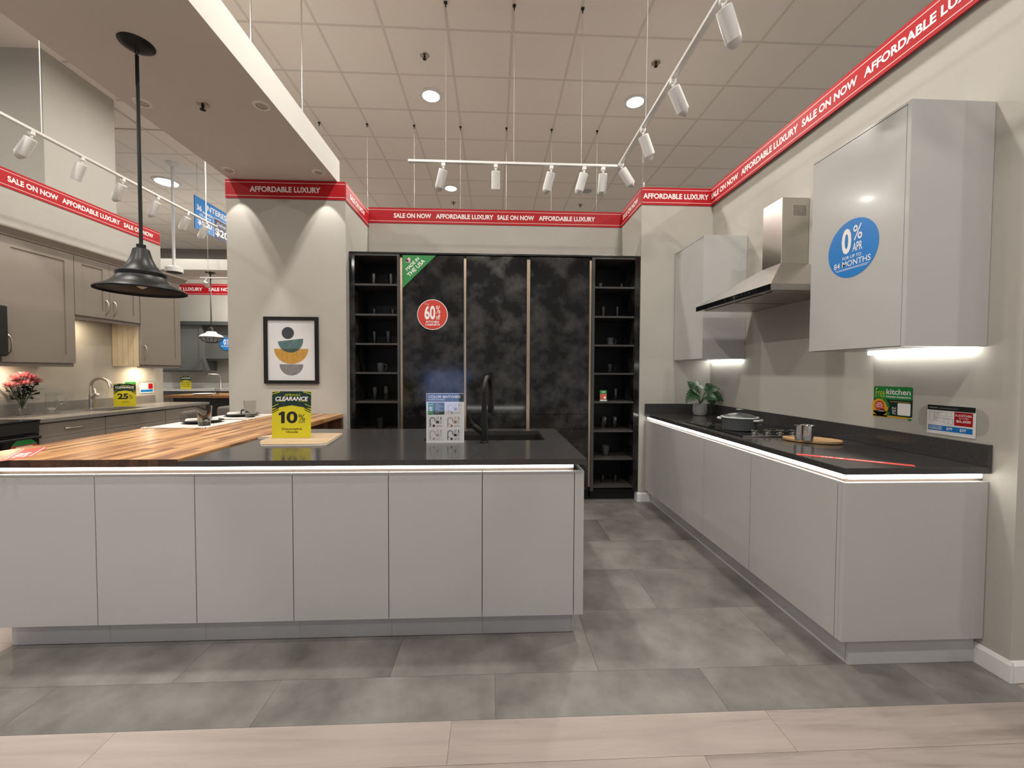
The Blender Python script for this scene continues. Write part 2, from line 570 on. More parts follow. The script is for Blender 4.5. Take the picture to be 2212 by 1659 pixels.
# ---- floor: subbase, concrete-look tiles, oak planks
floor = struct('floor', box(-10, 6, -6, 12, -0.08, -0.004), M['floor_slab'])
TX0, TX1 = -2.33, 2.245
rows_y = [1.53, 1.765, 2.2285, 2.692, 3.155, 3.618, 4.081, 4.545]
for r in range(len(rows_y) - 1):
    off = 0.008 if r % 2 == 0 else 0.468
    x = off - 4 * 0.92
    while x < TX1:
        a, b_ = max(x, TX0), min(x + 0.92, TX1)
        if b_ - a > 0.02:
            obj('floor_tile', box(a + 0.0006, b_ - 0.0006, rows_y[r] + 0.0006, rows_y[r + 1] - 0.0006, -0.004, 0.0), M['floor_tile'], floor)
        x += 0.92
py = 1.53
seam0 = [1.072, 0.735, 0.30, 1.21, 0.55, 0.93, 0.12]
for r in range(7):
    x = seam0[r] - 4 * 1.23
    while x < 4.0:
        if x + 1.23 > -3.4:
            obj('floor_plank', box(max(x, -3.4) + 0.0006, min(x + 1.23, 4.0) - 0.0006, py - 0.1775 + 0.0006, py - 0.0006, -0.004, 0.0), M['plank'], floor)
        x += 1.23
    py -= 0.1775
py = 1.53
for r in range(9):
    for x in (-3.9 - 0.3 * (r % 3), -2.67 - 0.3 * (r % 3)):
        a, b_ = x - 0.0, min(x + 1.23, TX0)
        if b_ - a > 0.05:
            obj('floor_plank', box(a + 0.0006, b_ - 0.0006, py + 0.0006, py + 0.1775 - 0.0006, -0.004, 0.0), M['plank'], floor)
    py += 0.1775

# ---- suspended ceiling: slab, tiles, grid runners
GX, GY, GS = 0.1639, 3.9923, 0.61
ceiling = struct('ceiling', box(-10, 7, -5, 11.4, CEIL + 0.010, CEIL + 0.12), M['tile'])


def in_view(x, y, z, m=0.06):
    d = Vector((x, y, z - CAM_H))
    w = d.dot(_f)
    if w < 0.2: return None
    px = 1106 + 881.42 * d.dot(_r2) / w
    pyy = 829.5 - 881.42 * d.dot(_u2) / w
    if -m * 2212 < px < 2212 * (1 + m) and -m * 1659 < pyy < 1659 * (1 + m): return w
    return None


cells = []
for i in range(-17, 12):
    for j in range(-8, 13):
        x, y = GX + i * GS, GY + j * GS
        if x < -9.9 or x + GS > 6.9 or y + GS > 11.35: continue
        if x + GS < -3.0 and y < 3.2: continue
        if x < -4.58 and x + GS > -5.95 and y < 5.3 and y + GS > 4.4: continue   # column passes here
        w = in_view(x + GS / 2, y + GS / 2, CEIL)
        if w: cells.append((w, x, y))
cells.sort()
tile_me = None
rest = new()
for k, (w, x, y) in enumerate(cells):
    if k < 290:
        if tile_me is None:
            o = obj('ceiling_tile', box(x + 0.004, x + GS - 0.004, y + 0.004, y + GS - 0.004, CEIL + 0.002, CEIL + 0.010), M['tile'], None)
            tile_me = o
            z0 = o.location.z
        else:
            o = tile_me.copy()
            COL.objects.link(o)
        o.parent = ceiling
        o.location = Vector((x + GS / 2, y + GS / 2, z0)) - ORG[ceiling.name]
    else:
        bx(rest, x + 0.004, x + GS - 0.004, y + 0.004, y + GS - 0.004, CEIL + 0.002, CEIL + 0.010)
if len(rest.verts):
    obj('distant_ceiling_tiles', rest, M['tile'], ceiling, kind='stuff')
else:
    rest.free()
for i in range(-16, 12):
    x = GX + i * GS
    if -10 < x < 6.9:
        y0 = -1.0
        if -5.95 < x < -4.58: y0 = 5.3
        obj('grid_runner', box(x - 0.0125, x + 0.0125, y0, 11.34, CEIL, CEIL + 0.004), M['tbar'], ceiling)
for j in range(-8, 13):
    y = GY + j * GS
    if y < 11.3:
        x0 = -9.9 if (y > 5.3 or y < 4.4) else -4.55
        obj('grid_runner', box(x0, 6.9, y - 0.0125, y + 0.0125, CEIL + 0.0002, CEIL + 0.004), M['tbar'], ceiling)

# ---- partition walls
WT = 3.20
struct('wall_back', box(-1.56, 1.61, 4.79, 4.91, 0, WT), M['wall'])
struct('wall_pier', box(-2.56, -1.44, 4.06, 4.785, 0, 3.16), M['wall'])
struct('wall_stub', box(1.493, 2.36, 4.13, 4.785, 0, WT), M['wall'])
struct('wall_right', box(2.235, 2.36, 1.635, 4.128, 0, WT), M['wall'])
struct('wall_front_right', box(2.362, 4.6, 1.635, 1.755, 0, WT), M['wall'])
struct('wall_left', box(-4.58, -4.52, 1.6, 5.78, 0, 3.19), M['wall'])
struct('wall_column', box(-5.95, -4.585, 4.43, 5.22, 0, CEIL + 0.05), M['wall'])
struct('wall_far_kitchen', box(-9.2, -3.0, 9.02, 9.14, 0, 3.28), M['wall'])
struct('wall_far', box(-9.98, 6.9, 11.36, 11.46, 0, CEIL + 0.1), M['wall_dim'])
# dropped beam over the bar, and the one over the kitchen beyond
struct('trim_1', box(-2.53, -1.515, -1.5, 4.12, 3.165, 3.385), M['soffit'])
struct('trim_2', box(-9.0, -2.9, 8.0, 8.85, 3.24, 3.44), M['soffit'])
# baseboards
bm = new()
prism(bm, [(2.2345, 1.622, 0), (2.222, 1.622, 0), (2.222, 1.622, 0.075), (2.230, 1.622, 0.092), (2.2345, 1.622, 0.092)], (0, 0.15, 0))
struct('baseboard_right', bm, M['white'])
bm = new()
prism(bm, [(2.236, 1.6345, 0), (2.236, 1.622, 0), (2.236, 1.622, 0.075), (2.236, 1.630, 0.092), (2.236, 1.6345, 0.092)], (2.3, 0, 0))
struct('baseboard_front_right', bm, M['white'])
bm = new()
prism(bm, [(1.481, 4.1295, 0), (1.481, 4.117, 0), (1.481, 4.117, 0.075), (1.481, 4.125, 0.092), (1.481, 4.1295, 0.092)], (0.135, 0, 0))
struct('baseboard_stub', bm, M['white'])
bm = new()
prism(bm, [(1.4925, 4.131, 0), (1.481, 4.131, 0), (1.481, 4.131, 0.075), (1.488, 4.131, 0.092), (1.4925, 4.131, 0.092)], (0, 0.085, 0))
struct('baseboard_niche', bm, M['white'])


# ================================================================== banners
def banner(o, xd, length, phrases, label, h=0.175, cap=0.054, plain_ends=(), thick=0.006, gap=0.0008):
    fr = Frame(o, xd, (0, 0, 1))
    mid = fr.P(length / 2, 0, gap)
    t = thing('sale_banner', mid, label, 'banner')
    bm = new(); fr.rect(bm, 0, length, 0, h, gap, gap + thick)
    obj('banner_board', bm, M['red'], t)
    d = gap + thick
    for v in (0.022, h - 0.027):
        bm = new(); fr.rect(bm, 0, length, v, v + 0.0045, d, d + 0.0004)
        obj('stripe', bm, M['pink_line'], t)
    for s, u0, u1 in phrases:
        bm = new(); fr.text(bm, s, u0, u1, h / 2 - cap / 2, h / 2 + cap / 2, d + 0.0008, 0.032)
        obj('lettering', bm, M['print_white'], t)
    return t


S, A = 'SALE ON NOW', 'AFFORDABLE LUXURY'
BZ = 3.035
banner((-1.436, 4.79, BZ), (1, 0, 0), 2.925, [(S, .284, .709), (A, .762, 1.425), (S, 1.468, 1.897), (A, 1.951, 2.612)],
       'long red sale banner across the wall above the black cabinets')
banner((-2.562, 4.06, 2.985), (1, 0, 0), 1.122, [(A, .228, .890)], 'red sale banner on the pier above the framed bowl print')
banner((-1.44, 4.062, 2.985), (0, 1, 0), 0.72, [(S, .11, .57)], 'red sale banner on the narrow side of the pier, seen steeply')
banner((1.493, 4.785, BZ), (0, -1, 0), 0.65, [(S, .07, .565)], 'short slanting red sale banner right of the black cabinets')
banner((1.493, 4.13, BZ), (1, 0, 0), 0.735, [(A, .012, .69)], 'red sale banner facing out above the far end of the range wall')
banner((2.235, 4.122, BZ), (0, -1, 0), 2.487, [(S, .009, .465), (A, .512, 1.194), (S, 1.232, 1.679), (A, 1.725, 2.40)],
       'longest red sale banner rising along the right wall over the hood', gap=0.02, thick=0.01)
banner((-4.52, 2.3, BZ - 0.01), (0, 1, 0), 3.47, [(S, 0.45, .89), (A, .98, 1.64), (S, 1.74, 2.18), (A, 2.22, 2.88), (S, 2.93, 3.36)],
       'red sale banner over the taupe kitchen on the left wall')
banner((-7.4, 9.02, 2.955), (1, 0, 0), 3.4, [(A, .15, 1.20), ('SALE NOW', 1.33, 1.86)], 'distant red sale banner over the slate grey kitchen', h=0.232, cap=0.075)

# hood-wall banner needs clips that hold it off the wall
# ================================================================== right-hand run
RX, RW = 1.56, 2.235         # front face and wall
TOE, DTOP, CBOT, CTOP = 0.122, 0.846, 0.884, 0.914


def base_cabinet_right(y0, y1, label, last=False):
    t = thing('base_cabinet', (RX + 0.33, (y0 + y1) / 2, 0), label, 'cabinet', 'handleless base cabinets under the hood')
    obj('carcass', box(RX + 0.045, RW - 0.003, y0 + 0.0005, y1 - 0.0005, TOE, CBOT - 0.001), M['cab_edge'], t)
    obj('door', box(RX, RX + 0.020, y0 + 0.0015, y1 - 0.0015, TOE + 0.002, DTOP, 0.0012), M['cab'], t)
    obj('finger_channel', box(RX + 0.028, RX + 0.0445, y0 + 0.0005, y1 - 0.0005, DTOP - 0.03, CBOT - 0.001), M['bronze'], t)
    bm = new(); bx(bm, RX + 0.058, RX + 0.070, y0 + 0.0005, y1 - 0.0005, 0.001, TOE - 0.0005)
    obj('toe_kick', bm, M['toe'], t)
    return t


base_cabinet_right(1.772, 2.3975, 'gloss grey base cabinet nearest the white end panel, below the bamboo tray')
base_cabinet_right(2.3985, 2.9525, 'gloss grey base cabinet below the casserole, second from the end panel')
base_cabinet_right(2.9535, 3.5045, 'gloss grey base cabinet third from the end panel, beyond the casserole')
base_cabinet_right(3.5055, 4.116, 'gloss grey base cabinet deepest in the run, below the potted plant')
t = thing('cabinet_end_panel', (1.9, 1.75, 0), 'broad gloss grey panel closing the near end of the hood-side cabinets', 'panel')
obj('panel_face', box(RX, RW - 0.003, 1.732, 1.752, TOE + 0.002, DTOP, 0.0012), M['cab'], t)
obj('panel_return', box(RX, RX + 0.020, 1.7525, 1.7705, TOE + 0.002, DTOP, 0.001), M['cab'], t)
obj('finger_channel', box(RX + 0.0285, RW - 0.004, 1.757, 1.7705, DTOP - 0.03, CBOT - 0.001), M['bronze'], t)
obj('toe_kick', box(RX + 0.058, RW - 0.014, 1.7580, 1.7705, 0.001, TOE - 0.0005), M['toe'], t)
# LED tubes tucked under the worktop lip
for nm, a in (('front', (RX + 0.001, RX + 0.016, 1.745, 4.08)), ('end', (RX + 0.02, 2.205, 1.734, 1.748))):
    bm = new(); bx(bm, a[0], a[1], a[2], a[3], CBOT - 0.0240, CBOT - 0.0015, 0.004, 2)
    o = obj('led_strip', bm, M['led'])
    tag(o, 'glowing white LED strip under the long front edge of the hood-side worktop' if nm == 'front' else
        'glowing white LED strip under the short near end of the hood-side worktop', 'light strip')
# worktop with upstands
t = thing('worktop', (1.9, 2.92, CBOT), 'charcoal quartz worktop with upstand along the hood wall', 'worktop')
obj('slab', box(RX - 0.012, RW - 0.003, 1.722, 4.127, CBOT, CTOP, 0.0015), M['quartz'], t)
obj('upstand', box(RW - 0.023, RW - 0.003, 1.722, 4.105, CTOP + 0.0003, CTOP + 0.10, 0.001), M['quartz'], t)
obj('upstand', box(RX - 0.012, RW - 0.003, 4.1075, 4.1275, CTOP + 0.0003, CTOP + 0.10, 0.001), M['quartz'], t)

# ---- wall cabinets
WX = 1.842


def wall_cabinet(y0, y1, label, end_near):
    t = thing('wall_cabinet', ((WX + RW) / 2, (y0 + y1) / 2, 1.456), label, 'cabinet', 'gloss grey wall cabinets beside the hood')
    z0, z1 = 1.456, 2.547
    yi = y0 + 0.019 if end_near else y0
    obj('carcass', box(WX + 0.021, RW - 0.002, yi + 0.0006, y1 - 0.0006, z0 + 0.001, z1 - 0.001), M['cab_edge'], t)
    if end_near:
        obj('end_panel', box(WX, RW - 0.002, y0, y0 + 0.019, z0, z1, 0.001), M['cab'], t)
    obj('door', box(WX + 0.0015, WX + 0.020, yi + 0.003, y1 - 0.002, z0 + 0.003, z1 - 0.014, 0.001), M['cab'], t)
    obj('top_rail', box(WX + 0.0015, WX + 0.0205, yi + 0.0006, y1 - 0.0006, z1 - 0.011, z1), M['cab'], t)
    bm = new(); bx(bm, RW - 0.045, RW - 0.012, yi + 0.005, y1 - 0.012, z0 - 0.017, z0 - 0.001, 0.004, 2)
    obj('led_bar', bm, M['led'], t)
    return t


wall_cabinet(1.758, 2.320, 'large gloss grey wall cabinet with the blue round sticker', True)
wall_cabinet(3.545, 4.122, 'gloss grey wall cabinet beyond the hood, above the potted plant', True)

# ---- extractor hood
t = thing('extractor_hood', (1.98, 2.98, 1.855), 'stainless steel chimney hood with black control strip on the right wall', 'hood')
hx0, hx1, hy0, hy1 = 1.735, 2.233, 2.505, 3.45
bm = new(); bx(bm, hx0, hx1, hy0, hy1, 1.857, 1.895)
obj('canopy_rim', bm, M['steel'], t)
bm = new(); hexa(bm, [(hx0, hy0, 1.8953), (hx1, hy0, 1.8953), (hx1, hy1, 1.8953), (hx0, hy1, 1.8953), (2.03, 2.83, 2.112), (hx1, 2.83, 2.112), (hx1, 3.045, 2.112), (2.03, 3.045, 2.112)])
obj('canopy', bm, M['steel'], t)
ch = obj('chimney', box(2.034, hx1, 2.834, 3.041, 2.1125, 2.576, 0.002), M['steel'], t)
bm = new()
for i in range(9):
    for j in range(7):
        yv, zv = 2.8337, 2.452 + j * 0.0105
        xx = 2.118 + i * 0.0105
        bx(bm, xx, xx + 0.006, yv - 0.0004, yv, zv, zv + 0.005)
obj('vent_perforations', bm, M['black_plastic'], ch)
cs = obj('control_strip', box(hx0 - 0.004, hx0 - 0.0003, hy0 + 0.001, hy1 - 0.001, 1.858, 1.894), M['black_gloss'], t)
for i in range(5):
    bm = new(); y = 2.72 + i * 0.042
    cyl(bm, (hx0 - 0.0045, y, 1.876), (hx0 - 0.0065, y, 1.876), 0.007, seg=12)
    obj('button', bm, M['chrome'], cs)
obj('badge', box(hx0 - 0.0052, hx0 - 0.0043, 3.005, 3.013, 1.862, 1.890), M['chrome'], cs)
obj('filter_panel', box(hx0 + 0.05, hx1 - 0.05, hy0 + 0.06, 2.965, 1.852, 1.8565), M['nickel'], t)
obj('filter_panel', box(hx0 + 0.05, hx1 - 0.05, 2.990, hy1 - 0.06, 1.852, 1.8565), M['nickel'], t)
for y in (2.62, 3.33):
    bm = new(); cyl(bm, (hx0 + 0.026, y, 1.8565), (hx0 + 0.026, y, 1.8525), 0.020, seg=18)
    obj('hood_lamp', bm, M['lamp_off'], t)

# ---- blue finance sticker on the wall cabinet
fr = Frame((WX + 0.0012, 2.045, 1.978), (0, -1, 0), (0, 0, 1))
t = thing('round_sticker', fr.P(0, -0.147, 0.0), 'blue round zero percent sticker on the large wall cabinet', 'sticker')
bm = new(); fr.disc(bm, 0, 0, 0.148, 0.0003, 0.0012, 56)
obj('disc', bm, M['blue'], t)
bm = new()
fr.text(bm, '0', -0.062, -0.004, -0.022, 0.110, 0.0018, 0.03)
fr.text(bm, '%', 0.006, 0.058, 0.036, 0.112, 0.0018, 0.005)
fr.text(bm, 'APR', 0.005, 0.060, -0.020, 0.024, 0.0018, 0.01)
fr.text(bm, 'FOR UP TO', -0.055, 0.055, -0.050, -0.034, 0.0018, 0.005)
fr.text(bm, '84 MONTHS', -0.108, 0.108, -0.088, -0.058, 0.0018, 0.004)
obj('lettering', bm, M['print_white'], t)
bm = new()
for k in range(2):
    fr.rect(bm, -0.10 + 0.01 * k, 0.10 - 0.01 * k, -0.098 - 0.006 * k, -0.0962 - 0.006 * k, 0.0013, 0.0016)
obj('fine_print', bm, M['print_white'], t)

# ---- cooktop
t = thing('cooktop', (1.92, 3.0, CTOP), 'black glass cooktop with chrome knobs set in the charcoal worktop', 'cooktop')
cg = obj('glass_top', box(1.622, 2.195, 2.585, 3.39, CTOP + 0.0006, CTOP + 0.006, 0.0012), M['black_gloss'], t)
obj('steel_trim', box(1.620, 2.197, 2.573, 2.584, CTOP + 0.0006, CTOP + 0.010, 0.001), M['steel'], t)
for i, x in enumerate((1.745, 1.835, 1.925, 2.015, 2.105)):
    bm = new(); lathe(bm, [(0.022, 0), (0.022, 0.006), (0.017, 0.009), (0.016, 0.016), (0.021, 0.020), (0.022, 0.028), (0.018, 0.031)], (x, 2.655, CTOP + 0.0062), 18)
    k_ = obj('knob', bm, M['chrome'], t, smooth=True)
    obj('knob_pointer', box(x - 0.002, x + 0.002, 2.637, 2.655, CTOP + 0.0375, CTOP + 0.0395), M['black_plastic'], k_)
for (x, y, r) in ((1.775, 2.89, 0.095), (2.06, 2.87, 0.07), (1.76, 3.23, 0.075), (2.05, 3.21, 0.10)):
    bm = new()
    lathe(bm, [(r, 0), (r, 0.0004), (r - 0.002, 0.0004), (r - 0.002, 0)], (x, y, CTOP + 0.0061), 40, caps=False)
    obj('burner_ring', bm, M['grey_ink'], cg)

# ---- casserole
c = (1.785, 2.885, CTOP + 0.0072)
t = thing('casserole', c, 'blue-grey lidded casserole standing on the cooktop', 'pot')
bm = new(); lathe(bm, [(0.098, 0), (0.108, 0.004), (0.117, 0.080), (0.121, 0.088), (0.116, 0.088), (0.110, 0.080), (0.100, 0.012)], c, 40)
obj('pot_body', bm, M['casserole'], t, smooth=True)
for s in (-1, 1):
    bm = new()
    ax_, sd_ = Vector((-0.62, 0.78, 0)) * s, Vector((0.78, 0.62, 0))
    tube(bm, [Vector(c) + ax_ * a1 + sd_ * b1 + Vector((0, 0, h1)) for a1, b1, h1 in ((0.107, 0.045, 0.074), (0.138, 0.036, 0.077), (0.147, 0.0, 0.077), (0.138, -0.036, 0.077), (0.107, -0.045, 0.074))], 0.0075, 10)
    obj('handle', bm, M['enamel_rim'], t, smooth=True)
bm = new(); lathe(bm, [(0.124, 0.0885), (0.125, 0.094), (0.118, 0.097), (0.114, 0.094), (0.112, 0.0885)], c, 40)
ld = obj('lid_rim', bm, M['enamel_rim'], t, smooth=True)
bm = new(); lathe(bm, [(0.113, 0.090), (0.108, 0.098), (0.075, 0.111), (0.035, 0.119), (0.012, 0.121)], c, 40)
obj('lid', bm, M['casserole'], t, smooth=True)
bm = new(); lathe(bm, [(0.012, 0.1212), (0.010, 0.132), (0.022, 0.137), (0.027, 0.143), (0.024, 0.149), (0.010, 0.152)], c, 24)
obj('lid_knob', bm, M['casserole'], t, smooth=True)

# ---- bamboo tray and canisters
c = (1.945, 2.405, CTOP + 0.0006)
t = thing('bamboo_tray', c, 'oval bamboo tray in front of the cooktop carrying two steel canisters', 'tray')


def oval_ring(bm, c, prof, seg=44, ang=math.radians(-38), sx=1.0, sy=0.62):
    rings = []
    for r, h in prof:
        ring = []
        for k in range(seg):
            a = 2 * math.pi * k / seg
            x, y = r * sx * math.cos(a), r * sy * math.sin(a)
            ring.append(bm.verts.new((c[0] + x * math.cos(ang) - y * math.sin(ang), c[1] + x * math.sin(ang) + y * math.cos(ang), c[2] + h)))
        rings.append(ring)
    for a, b in zip(rings, rings[1:]):
        for k in range(seg):
            bm.faces.new((a[k], a[(k + 1) % seg], b[(k + 1) % seg], b[k]))
    bm.faces.new(list(reversed(rings[0]))); bm.faces.new(rings[-1])


bm = new(); oval_ring(bm, c, [(0.135, 0), (0.148, 0.004), (0.150, 0.017), (0.147, 0.0195), (0.136, 0.0195), (0.133, 0.014), (0.02, 0.014)])
obj('tray_dish', bm, M['bamboo'], t, smooth=True)
for (x, y, r, h, lab) in ((1.855, 2.395, 0.024, 0.088, 'small polished steel canister on the bamboo tray, left of the larger one'),
                          (1.882, 2.362, 0.034, 0.094, 'larger polished steel canister on the bamboo tray')):
    z = CTOP + 0.0149
    t = thing('steel_canister', (x, y, z), lab, 'canister', 'canisters on the bamboo tray')
    bm = new(); lathe(bm, [(r - 0.002, 0), (r, 0.002), (r, h * 0.70), (r - 0.001, h * 0.71)], (x, y, z), 32)
    obj('canister_body', bm, M['chrome'], t, smooth=True)
    bm = new(); lathe(bm, [(r - 0.001, h * 0.712), (r + 0.001, h * 0.715), (r + 0.001, h * 0.97), (r - 0.002, h), (r * 0.5, h + 0.001)], (x, y, z), 32)
    obj('canister_lid', bm, M['chrome'], t, smooth=True)

# ---- red offer strip stuck on the worktop
P0, P1 = Vector((1.562, 2.03)), Vector((1.91, 1.755))
dr = (P1 - P0).normalized()
fr = Frame((P0.x, P0.y, CTOP + 0.0003), (dr.x, dr.y, 0), (-dr.y, dr.x, 0))
t = thing('offer_strip', (P0.x, P0.y, CTOP), 'red offer strip stuck diagonally on the near end of the charcoal worktop', 'sticker')
bm = new(); fr.rect(bm, 0, 0.44, -0.022, 0.022, 0, 0.0007)
obj('strip', bm, M['salmon'], t)
bm = new()
fr.text(bm, '25% off', 0.10, 0.19, -0.012, 0.012, 0.0012, 0.02)
fr.text(bm, 'ADDITIONAL WORKTOPS', 0.205, 0.335, -0.011, -0.002, 0.0012, 0.02)
fr.text(bm, 'UPGRADE YOUR KITCHEN', 0.205, 0.335, 0.002, 0.011, 0.0012, 0.02)
obj('lettering', bm, M['print_white'], t)

# ---- potted monstera
c = Vector((2.03, 3.93, CTOP + 0.0004))
t = thing('potted_monstera', c, 'small monstera plant in a round grey pot in the worktop corner', 'plant')
bm = new(); lathe(bm, [(0.040, 0), (0.055, 0.004), (0.066, 0.040), (0.066, 0.078), (0.060, 0.115), (0.055, 0.117), (0.054, 0.108), (0.02, 0.106)], c, 32)
obj('plant_pot', bm, M['pot'], t, smooth=True)


def monstera(tip, spread, size, nm='leaf'):
    """a notched leaf blade at the end of a stem; spread is the way the blade points"""
    base = c + Vector((random.uniform(-.015, .015), random.uniform(-.015, .015), 0.105))
    tip = Vector(tip)
    midp = base.lerp(tip, 0.55) + Vector((0, 0, 0.02))
    bm = new(); tube(bm, [base, midp, tip], [0.003, 0.0025, 0.002], 6)
    st = obj('stem', bm, M['stem'], t, smooth=True)
    d = Vector(spread).normalized()
    toward = Vector((-0.35, -0.85, 0.40))
    n = (toward - d * toward.dot(d)).normalized()
    w = d.cross(n).normalized()
    L_, W_ = size, size * 0.46
    out = []
    prof = [(0.0, 0.25), (0.04, 0.75), (0.16, 1.0), (0.24, 0.96), (0.25, 0.45), (0.29, 0.95), (0.40, 0.92), (0.41, 0.40), (0.46, 0.88), (0.57, 0.78), (0.58, 0.33), (0.63, 0.70), (0.76, 0.50), (0.90, 0.22), (1.0, 0.0)]
    bm = new()
    rib = [bm.verts.new(tip + d * (L_ * (s - 0.12)) + n * (-0.25 * L_ * s * s)) for s, _ in prof]
    for sg in (-1, 1):
        edge = [bm.verts.new(tip + d * (L_ * (s - 0.12) - 0.04 * L_ * e) + w * (sg * W_ * e) + n * (-0.25 * L_ * s * s + 0.05 * L_ * e)) for s, e in prof]
        for i in range(len(prof) - 1):
            try:
                bm.faces.new((rib[i], rib[i + 1], edge[i + 1], edge[i]))
            except ValueError:
                pass
    bmesh.ops.remove_doubles(bm, verts=bm.verts, dist=0.0004)
    bmesh.ops.solidify(bm, geom=bm.faces[:], thickness=0.0007)
    obj(nm, bm, M['leaf'], t)


monstera((2.012, 3.90, 1.215), (-0.45, -0.35, -0.10), 0.115)
monstera((1.935, 3.86, 1.130), (-0.75, -0.25, -0.55), 0.135)
monstera((2.070, 3.88, 1.180), (0.65, -0.40, 0.05), 0.125)
monstera((2.120, 3.88, 1.125), (0.70, -0.35, -0.40), 0.135)
monstera((2.060, 3.84, 1.110), (0.30, -0.75, -0.15), 0.100)
monstera((2.150, 3.97, 1.095), (0.25, -0.35, -0.75), 0.110)
monstera((1.990, 3.98, 1.185), (-0.35, 0.15, 0.50), 0.095)
monstera((2.095, 3.93, 1.150), (0.75, -0.10, 0.25), 0.105)
monstera((1.975, 3.86, 1.165), (-0.60, -0.45, 0.20), 0.095)

# ---- printed signs on the hood wall
fr = Frame((RW - 0.0004, 2.302, 1.083), (0, -1, 0), (0, 0, 1))
t = thing('measure_sticker', fr.P(0.11, 0, 0), 'green and yellow free kitchen measure sticker on the right wall', 'sticker')
w, h = 0.222, 0.176
bm = new(); fr.round_rect(bm, 0, w, 0.012, h, 0.010, 0.0004, 0.0014)
obj('card', bm, M['deep_green'], t)
bm = new(); fr.round_rect(bm, 0.0, w, 0.104, h, 0.010, 0.0016, 0.0019)
obj('green_band', bm, M['green'], t)
bm = new(); fr.text(bm, 'Free', 0.012, 0.068, 0.114, 0.166, 0.0022, 0.0)
obj('lettering', bm, M['lime'], t)
bm = new()
fr.text(bm, 'kitchen', 0.076, 0.212, 0.132, 0.163, 0.0022, 0.02)
fr.text(bm, 'Home measure', 0.076, 0.212, 0.114, 0.126, 0.0022, 0.02)
obj('lettering', bm, M['print_white'], t)
bm = new()
fr.text(bm, 'Find', 0.112, 0.134, 0.052, 0.062, 0.0022, 0.02)
fr.text(bm, 'more', 0.112, 0.134, 0.040, 0.047, 0.0022, 0.02)
obj('lettering', bm, M['print_white'], t)
bm = new(); fr.rect(bm, 0.098, 0.210, 0.091, 0.0935, 0.0016, 0.0019)
fr.rect(bm, -0.002, w * 0.94, 0.003, 0.0115, 0.0016, 0.0019)
fr.disc(bm, 0.040, 0.058, 0.050, 0.0016, 0.0019, 36)
fr.rect(bm, -0.004, 0.085, 0.0, 0.034, 0.0016, 0.0019)
obj('tape_measure', bm, M['amber'], t)
bm = new(); fr.poly(bm, [(0.045, 0.110), (0.075, 0.104), (0.093, 0.080), (0.096, 0.060), (0.082, 0.062), (0.074, 0.082), (0.058, 0.096)], 0.0021, 0.0024)
fr.poly(bm, [(0.080, 0.010), (0.098, 0.016), (0.098, 0.034), (0.080, 0.026)], 0.0021, 0.0024)
fr.poly(bm, [(0.196, 0.004), (0.222, 0.006), (0.214, -0.006), (0.206, -0.006)], 0.0004, 0.0024)
obj('tape_edge', bm, M['green'], t)
bm = new(); fr.disc(bm, 0.037, 0.064, 0.029, 0.0021, 0.0024, 30)
obj('red_dot', bm, M['red_dot'], t)
bm = new()
for k, (a, b_) in enumerate(((0.022, 0.052), (0.014, 0.060), (0.016, 0.058))):
    fr.line(bm, [(a, 0.078 - k * 0.011), (b_, 0.079 - k * 0.011)], 0.004, 0.0026)
obj('dot_lettering', bm, M['print_white'], t)
bm = new(); fr.poly(bm, [(0.028, 0.026), (0.066, 0.030), (0.070, 0.046), (0.030, 0.042)], 0.0026, 0.0029)
obj('tag_patch', bm, M['ink'], t)
bm = new(); fr.text(bm, 'Free!', 0.033, 0.064, 0.031, 0.041, 0.0032, 0.01)
obj('tag_lettering', bm, M['print_white'], t)
bm = new(); fr.line(bm, [(0.134, 0.036), (0.120, 0.036), (0.114, 0.030), (0.120, 0.025), (0.134, 0.025)], 0.003, 0.0017)
obj('arrow', bm, M['print_white'], t)
bm = new(); fr.round_rect(bm, 0.143, 0.213, 0.020, 0.086, 0.006, 0.0016, 0.0019)
obj('pale_patch', bm, M['print_white'], t)

fr = Frame((RW - 0.0004, 2.002, 1.030), (0, -1, 0), (0, 0, 1))
t = thing('price_holder', fr.P(0.105, 0, 0), 'clear wall holder with the $6,600 kitchen price card on the right wall', 'sign')
bm = new(); fr.round_rect(bm, -0.045, 0.262, 0.012, 0.140, 0.05, 0.0004, 0.0026, 8)
obj('acrylic_back', bm, M['acrylic'], t)
w, h = 0.214, 0.146
bm = new(); fr.rect(bm, 0, w, 0, h, 0.0032, 0.0042)
obj('card', bm, M['print_white'], t)
bm = new(); fr.rect(bm, 0.002, w - 0.002, 0.120, 0.145, 0.0045, 0.0048)
obj('black_band', bm, M['ink'], t)
bm = new(); fr.rect(bm, 0.125, 0.202, 0.052, 0.117, 0.0045, 0.0048)
obj('red_panel', bm, M['red'], t)
bm = new(); fr.rect(bm, 0.008, 0.202, 0.018, 0.044, 0.0045, 0.0048)
obj('blue_band', bm, M['blue'], t)
bm = new()
fr.text(bm, '8 x 8 KITCHEN', 0.130, 0.197, 0.096, 0.107, 0.0051, 0.02)
fr.text(bm, '$12,000', 0.146, 0.184, 0.085, 0.092, 0.0051, 0.0)
fr.text(bm, '$6,600', 0.134, 0.194, 0.066, 0.081, 0.0051, 0.02)
fr.text(bm, 'INTEREST FREE', 0.012, 0.072, 0.034, 0.040, 0.0051, 0.02)
fr.text(bm, 'FINANCING', 0.012, 0.072, 0.023, 0.032, 0.0051, 0.02)
fr.text(bm, '$99', 0.092, 0.118, 0.023, 0.039, 0.0051, 0.02)
fr.text(bm, '$39', 0.150, 0.176, 0.023, 0.039, 0.0051, 0.02)
obj('lettering', bm, M['print_white'], t)
